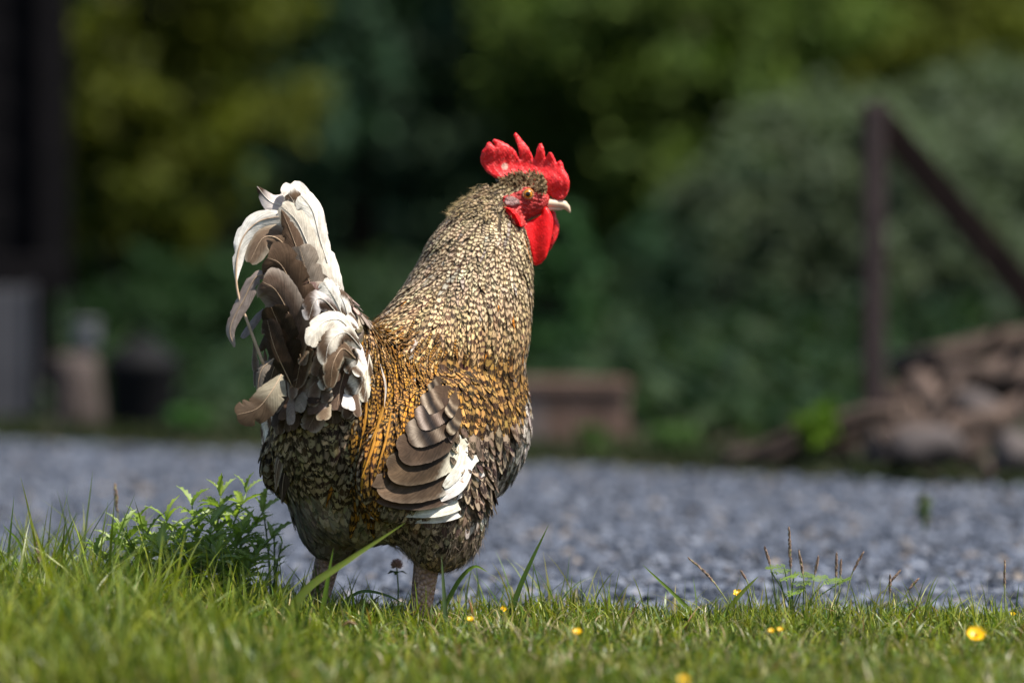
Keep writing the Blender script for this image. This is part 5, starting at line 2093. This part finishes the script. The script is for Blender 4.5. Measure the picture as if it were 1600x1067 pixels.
def lawn_blades():
    out = []
    n = 95000
    x = RNG.uniform(-1.35, 1.35, n)
    y = RNG.uniform(-1.35, .45, n)
    e = lawn_edge(x)
    dens = np.clip((e + .015 - y) / .05, 0, 1)
    k = RNG.random(n) < dens
    x, y = x[k], y[k]
    n = len(x)
    t = tallness(x)
    cl = clump_noise(x, y)
    h = (.015 + .026 * RNG.random(n) ** 2 + .085 * t * RNG.random(n)) * (1 + .45 * cl)
    h *= np.where(y < -.45, .85, 1)
    w = RNG.uniform(.0016, .0038, n)
    lean = np.abs(RNG.normal(size=n)) * .55 + .15
    c = GCOL[RNG.choice(len(GCOL), n, p=GPROB)] * RNG.uniform(.45, 1.3, (n, 1)) * (1 + .25 * clump_noise(x, y, 1.7))[:, None]
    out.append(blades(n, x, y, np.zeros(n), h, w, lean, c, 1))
    # longer, wider blades
    n = 15000
    x = RNG.uniform(-1.3, 1.3, n)
    y = RNG.uniform(-1.2, .4, n)
    t = tallness(x)
    k = (y < lawn_edge(x) - .005) & (RNG.random(n) < .22 + .75 * t + .3 * (clump_noise(x, y, .7) > .35))
    x, y, t = x[k], y[k], t[k]
    n = len(x)
    h = .026 + .026 * RNG.random(n) ** 1.5 + .14 * t * RNG.random(n) ** 1.2
    w = RNG.uniform(.0026, .0052, n)
    lean = np.abs(RNG.normal(size=n)) * .6 + .2
    c = GCOL[RNG.choice(5, n)] * RNG.uniform(.7, 1.15, (n, 1))
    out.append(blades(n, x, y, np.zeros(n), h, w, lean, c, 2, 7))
    # thin messy blades along the gravel edge
    n = 4200
    x = RNG.uniform(-1.2, 1.2, n)
    y = lawn_edge(x) + .02 - RNG.random(n) ** 1.4 * .34
    h = (.028 + .040 * RNG.random(n) ** 2.2) * (1 + .7 * np.clip(clump_noise(x, y, .9), -.4, 1))
    c = GCOL[RNG.choice(6, n)] * RNG.uniform(.7, 1.2, (n, 1))
    out.append(blades(n, x, y, np.zeros(n), h, RNG.uniform(.0014, .0030, n), np.abs(RNG.normal(size=n)) * .7 + .1, c, 21, 6))
    # scattered taller dry and pale blades
    n = 700
    x = RNG.uniform(-1.0, 1.0, n)
    y = RNG.uniform(-1.0, .2, n)
    k = y < lawn_edge(x)
    x, y = x[k], y[k]
    n = len(x)
    c = np.array([(.40, .33, .16), (.34, .34, .12), (.26, .13, .05)])[RNG.choice(3, n, p=[.5, .35, .15])] * RNG.uniform(.6, 1.2, (n, 1))
    out.append(blades(n, x, y, np.zeros(n), RNG.uniform(.025, .06, n), RNG.uniform(.0018, .0042, n), RNG.uniform(.2, 1.4, n), c, 22, 6))
    # dry straw lying low
    n = 2600
    x = RNG.uniform(-1.3, 1.3, n)
    y = RNG.uniform(-1.2, .4, n)
    k = y < lawn_edge(x) + .02
    x, y = x[k], y[k]
    n = len(x)
    c = np.array([(.42, .35, .20)]) * RNG.uniform(.5, 1.2, (n, 1))
    out.append(blades(n, x, y, RNG.uniform(0, .015, n), RNG.uniform(.02, .05, n), RNG.uniform(.0012, .0022, n), RNG.uniform(.6, 1.7, n), c, 3))
    v, q, c, o = [], [], [], 0
    for a, b, d in out:
        v.append(a)
        q.append(b + o)
        c.append(d)
        o += len(a)
    return np.concatenate(v), np.concatenate(q), np.concatenate(c)


v, q, c = lawn_blades()
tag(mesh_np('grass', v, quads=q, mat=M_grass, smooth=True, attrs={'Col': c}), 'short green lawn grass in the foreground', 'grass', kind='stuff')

# low broad leaves (clover and moss like cover) between the blades
n = 9000
x = RNG.uniform(-1.3, 1.3, n)
y = RNG.uniform(-1.2, .4, n)
k = (y < lawn_edge(x) + .01) & (clump_noise(x, y, .8) + .5 * RNG.random(n) > .15)
cen = np.stack([x[k], y[k], RNG.uniform(.006, .026, k.sum())], 1)
v, q, c = leaf_cloud(cen, np.full(len(cen), .004), len(cen) * 2, .0058, [(.10, .16, .02), (.075, .13, .018), (.14, .18, .03)], 31, up=1.2, zmin=.003)
tag(mesh_np('ground_leaves', v, quads=q, mat=M_grass, smooth=False, attrs={'Col': c}), 'tiny broad leaves growing low between the grass blades', 'ground cover', kind='stuff')

# sparse blades at the gravel edge and further lawn outside the main patch
n = 9000
x = np.concatenate([RNG.uniform(-3.5, -1.3, n // 2), RNG.uniform(1.3, 3.5, n // 2)])
y = RNG.uniform(-1.6, .7, len(x))
k = y < lawn_edge(x)
x, y = x[k], y[k]
n = len(x)
c = GCOL[RNG.choice(5, n)] * RNG.uniform(.7, 1.15, (n, 1))
v, q, c = blades(n, x, y, np.zeros(n), RNG.uniform(.03, .06, n), RNG.uniform(.004, .008, n), RNG.uniform(.2, 1, n), c, 9)
tag(mesh_np('side_grass', v, quads=q, mat=M_grass, attrs={'Col': c}), 'lawn grass beyond both sides of the picture', 'grass', kind='stuff')


# ---- single long blades that stand out
def grass_blade(label, pts, wpx, col, depth_mid=0, face=(0, -1, .25)):
    C = catmull([W(a, b, y_) for a, b, y_ in pts], 16)
    T = np.gradient(C, axis=0)
    T /= np.linalg.norm(T, axis=1)[:, None]
    F = np.array(face, float)
    V, colr = [], []
    for i in range(16):
        v_ = i / 15
        s = np.cross(T[i], F)
        s /= np.linalg.norm(s)
        f = np.cross(s, T[i])
        w_ = wpx / 1270 * .5 * (1 - v_ ** 2.5) * min(1, .6 + v_ * 2) + 1e-4
        V += [C[i] - s * w_, C[i] - f * w_ * .35, C[i] + s * w_]
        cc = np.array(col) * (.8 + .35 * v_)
        colr += [cc, cc * 1.15, cc]
    idx = np.arange(48).reshape(16, 3)
    q_ = np.concatenate([np.stack([idx[:-1, j], idx[:-1, j + 1], idx[1:, j + 1], idx[1:, j]], -1) for j in (0, 1)])
    o = mesh_np('grass_blade', np.array(V), quads=q_, mat=M_grass, attrs={'Col': np.array(colr)})
    return tag(o, label, 'grass blade', 'long single grass blades')


G1, G2, G3 = (.12, .20, .022), (.075, .135, .02), (.16, .21, .03)
grass_blade('long bright blade slanting across the rooster legs up to the wing', [(420, 1010, -.33), (475, 925, -.33), (540, 878, -.33), (634, 816, -.33)], 13, G3)
grass_blade('short stiff blade in front of the left leg', [(500, 985, -.28), (508, 930, -.28), (521, 856, -.28)], 9, G1)
grass_blade('tall dark blade pointing up right of the right thigh', [(790, 985, -.02), (815, 910, -.02), (857, 820, -.02)], 9, G2)
grass_blade('thin blade leaning left between rooster and yellow flowers', [(1090, 965, -.08), (1050, 925, -.08), (1004, 882, -.08)], 6, G1)
grass_blade('arched blade bending right beside the right thigh', [(690, 960, -.05), (715, 910, -.05), (740, 885, -.05), (762, 893, -.05)], 7, G1)
grass_blade('upright grey green blade in front of the right thigh', [(697, 985, -.2), (694, 930, -.2), (690, 868, -.2)], 7, (.11, .16, .06))
grass_blade('dark curved blade arching between the two legs', [(520, 960, -.1), (560, 925, -.1), (605, 930, -.1), (640, 950, -.1)], 5, G2)
grass_blade('tall thin blade at the far left edge', [(5, 1000, -.1), (12, 880, -.1), (22, 775, -.1)], 5, G2)
grass_blade('tall pale blade rising above the left grass', [(120, 960, .1), (130, 860, .1), (145, 735, .1)], 5, (.14, .19, .07))
grass_blade('tall blade leaning right beside the leafy weed', [(60, 960, 0), (85, 880, 0), (120, 800, 0)], 8, G2)
grass_blade('slim blade leaning left at the left edge', [(45, 960, -.05), (35, 860, -.05), (5, 820, -.05)], 6, G1)
grass_blade('blurred blade in the lower left foreground leaning right', [(380, 1100, -.75), (420, 1020, -.75), (480, 930, -.75)], 12, G3)
grass_blade('blurred pale blade low at the left foreground', [(300, 1080, -.6), (330, 1000, -.6), (440, 940, -.6)], 10, G1)
grass_blade('blade leaning left beside the feathery weed', [(1130, 960, -.05), (1160, 925, -.05), (1185, 900, -.05)], 7, G3)

# ---- seed heads
M_seed = rough_mat('dry_purple_seed', (0.13, 0.075, 0.06), (0.34, 0.24, 0.17), 200.0, 0.9, 0.5, 300.0)
M_stalk = plain('seed_stalk', (0.20, 0.22, 0.08), 0.7)


def seed_stalk(label, pts, y, head=.38, n=26, wide=5.0):
    C = catmull([W(a, b, y) for a, b in pts], 18)
    base = (float(C[0][0]), float(C[0][1]), 0.0)
    t = empty('seed_stalk', base)
    tag(t, label, 'grass stalk', 'grass stalks with seed heads')
    m = MB()
    C0 = np.concatenate([[np.array([C[0][0], C[0][1], 0.0])], C])
    m.tube(list(C0), [.0008] * len(C0), 5)
    m.build('stalk', M_stalk, t, True)
    m = MB()
    L0 = int(18 * (1 - head))
    H_ = catmull(C[L0:], n)
    ax = H_[-1] - H_[0]
    ax = ax / np.linalg.norm(ax)
    for i, p in enumerate(H_):
        k_ = i / (n - 1)
        for j in range(2):
            an = random.uniform(0, 6.28)
            rad = wide / 1270 * .35 * math.sin(min(1, .25 + k_ * .9) * 2.6) ** .8 if k_ < .98 else .0004
            s = np.array([math.cos(an), math.sin(an), 0]) * rad
            a = p + s * .4
            b = p + s + ax * .0048
            m.tube([a, (a + b) / 2 + s * .3, b], [.0003, .00095, .0002], 5, False)
    m.build('seed_head', M_seed, t, True)
    return t


seed_stalk('tallest seed stalk standing over the feathery weed', [(1238, 960), (1236, 900), (1233, 828)], 0.02, .42, 30, 6)
seed_stalk('bent seed stalk leaning left of the feathery weed', [(1150, 960), (1112, 905), (1079, 874)], 0.0, .6, 26, 6)
seed_stalk('curved seed stalk at the left of the feathery weed', [(1215, 950), (1205, 890), (1196, 858)], 0.03, .4)
seed_stalk('upright seed stalk just right of the tallest one', [(1262, 955), (1256, 905), (1249, 864)], -.02, .4)
seed_stalk('short dark seed stalk right of the feathery weed', [(1268, 950), (1272, 905), (1278, 873)], .05, .4, 20)
seed_stalk('upright seed stalk second from the right of the weed', [(1302, 960), (1306, 910), (1307, 868)], .02, .42)
seed_stalk('seed stalk leaning right with hooked head', [(1318, 960), (1330, 900), (1347, 866)], 0, .42)
seed_stalk('thin seed stalk right beside its upright neighbour', [(1308, 960), (1312, 915), (1314, 878)], .04, .3, 18, 4)
seed_stalk('seed stalk leaning right near the right gravel edge', [(1370, 975), (1385, 920), (1404, 894)], -.04, .35)
seed_stalk('pair seed stalk left one near the right gravel edge', [(1385, 985), (1390, 935), (1391, 902)], -.05, .4)
seed_stalk('pair seed stalk right one leaning away', [(1395, 985), (1415, 930), (1432, 907)], -.05, .35)
seed_stalk('lone dark seed stalk near the right edge', [(1572, 990), (1570, 930), (1570, 880)], -.07, .4, 18, 4)
seed_stalk('short seed stalk beside the yellow flower in the middle', [(1180, 960), (1170, 915), (1160, 895)], -.02, .3, 16, 4)
seed_stalk('blurred pale seed stalk behind the left grass', [(190, 900), (185, 820), (180, 760)], .25, .35, 22, 9)
seed_stalk('dry reddish seed stalk in the left foreground', [(70, 1040), (66, 930), (58, 840)], -.3, .25, 20, 8)

# ---- yellow flowers
M_petal, _nt, _o = new_mat('yellow_petal')
_p = N(_nt, 'ShaderNodeBsdfPrincipled')
_p.inputs['Base Color'].default_value = (.82, .50, .006, 1)
_p.inputs['Roughness'].default_value = .35
_t = N(_nt, 'ShaderNodeBsdfTranslucent')
_t.inputs[0].default_value = (.85, .5, .01, 1)
_m = N(_nt, 'ShaderNodeMixShader')
_m.inputs[0].default_value = .3
L(_nt, _p.outputs[0], _m.inputs[1])
L(_nt, _t.outputs[0], _m.inputs[2])
L(_nt, _m.outputs[0], _o.inputs[0])
M_fstem = plain('flower_stem', (.08, .14, .025), .6)
M_fcore = plain('flower_core', (.55, .36, .01), .6)


def buttercup(label, px, py, y, rpx, tilt=.5, npet=5, seed=0):
    r = random.Random(seed)
    c = Vector(ground_pt(px, py, .034))
    if py < 965:
        c = Vector(W(px, py, y))
    t = empty('yellow_flower', (c.x, c.y, 0))
    tag(t, label, 'flower', 'yellow flowers in the lawn')
    R_ = rpx / 1270.0 * .72
    m = MB()
    m.tube([(c.x + .006, c.y + .01, 0), (c.x + .003, c.y + .006, c.z * .6), c - Vector((0, -.001, .001))], [.0008, .0007, .0007], 6)
    m.build('stem', M_fstem, t, True)
    rot = Matrix.Rotation(tilt, 3, 'X')
    for k in range(npet):
        a = 2 * math.pi * k / npet + r.uniform(-.15, .15)
        d, s = Vector((math.cos(a), math.sin(a), 0)), Vector((-math.sin(a), math.cos(a), 0))
        vs_, fs_ = [], []
        for i in range(5):
            v_ = i / 4
            w_ = R_ * .52 * (.35, .8, 1, .85, .35)[i]
            z_ = R_ * (.05 + .45 * v_ ** 1.4)
            for j in (-1, 0, 1):
                p = d * (R_ * (.08 + .95 * v_)) + s * w_ * j + Vector((0, 0, z_ + abs(j) * R_ * .12))
                vs_.append(c + rot @ p)
        for i in range(4):
            for j in range(2):
                fs_.append((i * 3 + j, i * 3 + j + 1, i * 3 + j + 4, i * 3 + j + 3))
        m = MB()
        m.add(vs_, fs_)
        m.build('petal', M_petal, t, True)
    m = MB()
    for k in range(9):
        a = k * 2.4
        p = Vector((math.cos(a) * R_ * .16, math.sin(a) * R_ * .16, R_ * .1))
        m.tube([c + rot @ p, c + rot @ (p * 1.3 + Vector((0, 0, R_ * .3)))], [R_ * .05, R_ * .07], 5)
    m.build('flower_centre', M_fcore, t, True)


buttercup('large yellow flower near the right edge of the lawn', 1525, 994, -.22, 18, .75, 6, 1)
buttercup('yellow flower left of the feathery weed', 1154, 929, -.02, 12, .6, 5, 2)
buttercup('blurred yellow flower at the bottom edge of the picture', 1068, 1063, -.62, 9, .7, 5, 3)
buttercup('small yellow flower low in the grass right of the rooster', 902, 988, -.25, 9, .6, 5, 4)
buttercup('leftmost of two tiny yellow flowers in the middle lawn', 1205, 986, -.25, 6, .6, 5, 5)
buttercup('rightmost of two tiny yellow flowers in the middle lawn', 1219, 984, -.25, 6, .6, 5, 6)
buttercup('tiny yellow flower at the gravel edge on the far right', 1583, 960, -.08, 6, .6, 5, 7)
buttercup('narrow yellow bud right of the rooster legs', 787, 951, -.12, 7, 1.2, 4, 8)
buttercup('tiny yellow flower at the foot of the right leg', 735, 968, -.15, 7, .6, 5, 9)

# ---- clover bud behind the legs
M_clover = rough_mat('clover_pink', (.42, .20, .20), (.66, .44, .41), 300.0, .8, .3, 300.0)
c = Vector(W(620, 884, .06))
t = empty('clover_flower', (c.x, c.y, 0))
tag(t, 'pinkish red clover bud on a stem between the legs', 'flower')
m = MB()
m.tube([(c.x, c.y, 0), (c.x + .002, c.y, c.z * .6), c - Vector((0, 0, .002))], [.0012, .001, .001], 6)
m.build('stem', M_fstem, t, True)
m = MB()
for k in range(46):
    z_ = 1 - 2 * (k + .5) / 46
    a = k * 2.39996
    d = Vector((math.cos(a) * math.sqrt(1 - z_ * z_), math.sin(a) * math.sqrt(1 - z_ * z_), z_ * .95 + .35)).normalized()
    if z_ < -.75:
        continue
    m.tube([c + d * .002, c + d * .005, c + d * .0085 + Vector((0, 0, .0015))], [.001, .0013, .0003], 5)
m.build('flower_head', M_clover, t, True)
m = MB()
for k in range(3):
    a = k * 2.1 + .4
    b0 = c - Vector((0, 0, .007))
    e_ = b0 + Vector((math.cos(a) * .014, math.sin(a) * .014, -.003))
    m.tube([b0, b0.lerp(e_, .5) + Vector((0, 0, .002)), e_], [.0008, .0042, .0008], 6, flat=.2)
m.build('leaf', M_fstem, t, True)


# ---- leafy weed on the left: stems with many lobed leaves
def weed_leaf_mesh(name, seed, mat, lobes=4, length=1.0, width=.135):
    r = random.Random(seed)
    rows = lobes * 2 + 3
    vs_, fs_, cl = [], [], []
    for i in range(rows):
        v_ = i / (rows - 1)
        w_ = width * (math.sin(min(1, .15 + v_ * .95) * 2.9) ** .7) * (1.0 if i % 2 == 0 else .62) if i < rows - 1 else .004
        zc = .32 * v_ - .42 * v_ * v_ + r.uniform(-.01, .01)
        fw = .05 * (i % 2)
        for j in (-1, -.5, 0, .5, 1):
            vs_.append((v_ * length + abs(j) * (.05 - fw), j * w_, zc + abs(j) * w_ * .55 + r.uniform(-.008, .008)))
            k_ = 1.25 if j == 0 else 1.0
            cl.append((k_, k_, k_))
    for i in range(rows - 1):
        for j in range(4):
            fs_.append((i * 5 + j, i * 5 + j + 1, i * 5 + j + 6, i * 5 + j + 5))
    base = np.array([(.31, .40, .14), (.26, .35, .11), (.37, .44, .18), (.33, .43, .075)][seed % 4])
    o = mesh_np(name, np.array(vs_), quads=np.array(fs_), mat=mat, attrs={'Col': np.array(cl) * base})
    me = o.data
    bpy.data.objects.remove(o)
    return me


M_weed = leaf_mat('weed_leaf', 0.40, 0.5, 0.35, (1.0, 1.15, .5))
WL = [weed_leaf_mesh('weed_leaf_shape', s, M_weed, 3 + s % 3) for s in range(4)]
M_wstem = plain('weed_stem', (.11, .16, .05), .6)


def leafy_weed(label, stems, seed, leaf_len, per):
    r = random.Random(seed)
    b0 = Vector(stems[0][0])
    t = empty('leafy_weed', (b0.x, b0.y, 0))
    tag(t, label, 'weed', 'leafy weeds at the gravel edge')
    for pts in stems:
        C = catmull(np.array([list(p) for p in pts]), 10)
        m = MB()
        m.tube(list(C), list(np.linspace(.0022, .0009, 10)), 6)
        m.build('stem', M_wstem, t, True)
        for k in range(per):
            f_ = .18 + .82 * k / (per - 1)
            p = C[int(round(f_ * 9))]
            o = bpy.data.objects.new('leaf', r.choice(WL))
            COL.objects.link(o)
            ln = leaf_len * r.uniform(.6, 1.15) * (1.1 - .35 * f_)
            el = r.uniform(.1, .75) + .5 * f_ * (k > per - 4)
            o.location = tuple(p)
            o.rotation_euler = (r.uniform(-.5, .5), -el, k * 2.4 + r.uniform(-.5, .5))
            o.scale = (ln, ln * r.uniform(.9, 1.3), ln)
            put_under(o, t)


def stem(px0, py0, px1, py1, y, dy=0.0):
    a = W(px0, py0, y)
    a[2] = 0.0
    b = W(px1, py1, y + dy)
    m_ = (a + b) / 2 + np.array([(b[0] - a[0]) * -.12, 0, .012])
    return [a, m_, b]


leafy_weed('big bushy weed with toothed leaves left of the rooster',
           [stem(330, 940, 345, 775, .03), stem(330, 940, 385, 770, .05, .02), stem(320, 940, 300, 790, .02), stem(315, 945, 260, 815, .0), stem(300, 945, 215, 815, .02),
            stem(340, 940, 410, 800, .04, .03), stem(310, 945, 230, 840, -.02, -.02), stem(325, 945, 330, 820, -.02, -.03), stem(335, 945, 380, 830, -.01, -.02), stem(300, 945, 175, 845, .03),
            stem(318, 945, 285, 840, -.03, -.03), stem(260, 950, 150, 865, -.03, -.02), stem(250, 950, 190, 830, .0, .0), stem(300, 950, 250, 860, -.05, -.03), stem(330, 950, 340, 865, -.05, -.03), stem(360, 950, 400, 870, -.04, -.02), stem(345, 940, 425, 840, .03)], 3, .046, 32)
leafy_weed('small weed with rounder leaves touching the left thigh',
           [stem(425, 940, 412, 800, .08), stem(430, 940, 428, 835, .07), stem(425, 940, 440, 850, .08)], 8, .028, 8)
leafy_weed('low leafy weed in the grass at the left edge',
           [stem(60, 960, 70, 860, -.02), stem(60, 960, 20, 880, -.02), stem(70, 960, 110, 880, 0)], 9, .03, 9)

# ---- feathery weed on the right (yarrow-like leaf fans)
M_fern = leaf_mat('feathery_leaf', 0.35, .5, .3)
fd_ = -.01
c0 = W(1240, 975, fd_)
fw_ = empty('feathery_weed', (float(c0[0]), float(c0[1]), 0))
tag(fw_, 'bright green feathery leaved weed among the seed stalks', 'weed')
rq = random.Random(12)
for (px, py) in ((1205, 892), (1225, 884), (1245, 895), (1265, 905), (1285, 910), (1215, 905), (1300, 915), (1235, 910), (1255, 918)):
    tip = W(px + rq.uniform(-4, 4), py, fd_ + rq.uniform(-.02, .02))
    rt = np.array([c0[0] + rq.uniform(-.012, .012), c0[1] + rq.uniform(-.01, .01), 0.0])
    C = catmull([rt, (rt * .5 + tip * .5) + np.array([0, 0, .008]), tip], 8)
    m = MB()
    m.tube(list(C), [.0008] * 8, 5)
    m.build('stem', M_fstem, fw_, True)
    vs_, fs_ = [], []
    ax = np.array([rq.uniform(.4, 1), rq.uniform(-.5, .2), rq.uniform(-.1, .25)]) * rq.choice([-1, 1, 1])
    ax /= np.linalg.norm(ax)
    s = np.cross(ax, [0, -.3, 1.0])
    s /= np.linalg.norm(s)
    n_ = 0
    for i in range(9):
        p = tip + ax * .0028 * i
        ln = .0105 * math.sin(.35 + i / 9 * 2.5)
        for sg in (-1, 1):
            for sub in range(3):
                q0 = p + s * sg * ln * sub / 3
                e_ = q0 + (s * sg * .8 + ax * (.9 - .5 * (sub == 2))) * ln * .5 + np.array([0, 0, rq.uniform(-.0015, .0015)])
                wv = np.cross(e_ - q0, [0, -.4, 1])
                wv = wv / max(np.linalg.norm(wv), 1e-9) * .0009
                vs_ += [q0 - wv * .6, q0 + wv * .6, (q0 + e_) / 2 + wv, e_, (q0 + e_) / 2 - wv]
                fs_.append((n_, n_ + 1, n_ + 2, n_ + 3, n_ + 4))
                n_ += 5
    m = MB()
    m.add(vs_, fs_)
    o = m.build('leaf', M_fern, fw_)
    at = o.data.attributes.new('Col', 'FLOAT_COLOR', 'POINT')
    cc = np.tile(np.array([.17, .26, .035, 1.0]) * np.array([rq.uniform(.8, 1.1)] * 3 + [1]), (len(o.data.vertices), 1)).astype(np.float32)
    at.data.foreach_set('color', cc.ravel())

# ---- fallen dry leaves / petals
M_dry = rough_mat('dry_pink_leaf', (.33, .16, .11), (.55, .33, .25), 80.0, .8, .4, 200.0)
for lab, px, py, y, ln in (('pinkish dry leaf caught in the grass below the bushy weed', 203, 906, -.12, 26), ('curled brown leaf low in the left foreground', 195, 1025, -.5, 24), ('brown leaf lying in the grass near the left leg', 545, 980, -.2, 26), ('curled dry leaf bottom left of centre', 460, 1060, -.6, 18)):
    y = ground_pt(px, py, .035)[1]
    a = W(px - ln / 2, py, y)
    b = W(px + ln / 2, py - 3, y)
    vs_, fs_ = [], []
    for i in range(7):
        v_ = i / 6
        p = a * (1 - v_) + b * v_ + np.array([0, 0, .003 * math.sin(v_ * 3.1)])
        w_ = .004 * math.sin(.2 + v_ * 2.7)
        for j in (-1, 0, 1):
            vs_.append(p + np.array([0, j * w_, abs(j) * w_ * .8]))
    for i in range(6):
        for j in range(2):
            fs_.append((i * 3 + j, i * 3 + j + 1, i * 3 + j + 4, i * 3 + j + 3))
    m = MB()
    m.add(vs_, fs_)
    tag(m.build('dry_leaf', M_dry, None, True), lab, 'leaf', 'dry leaves in the grass')
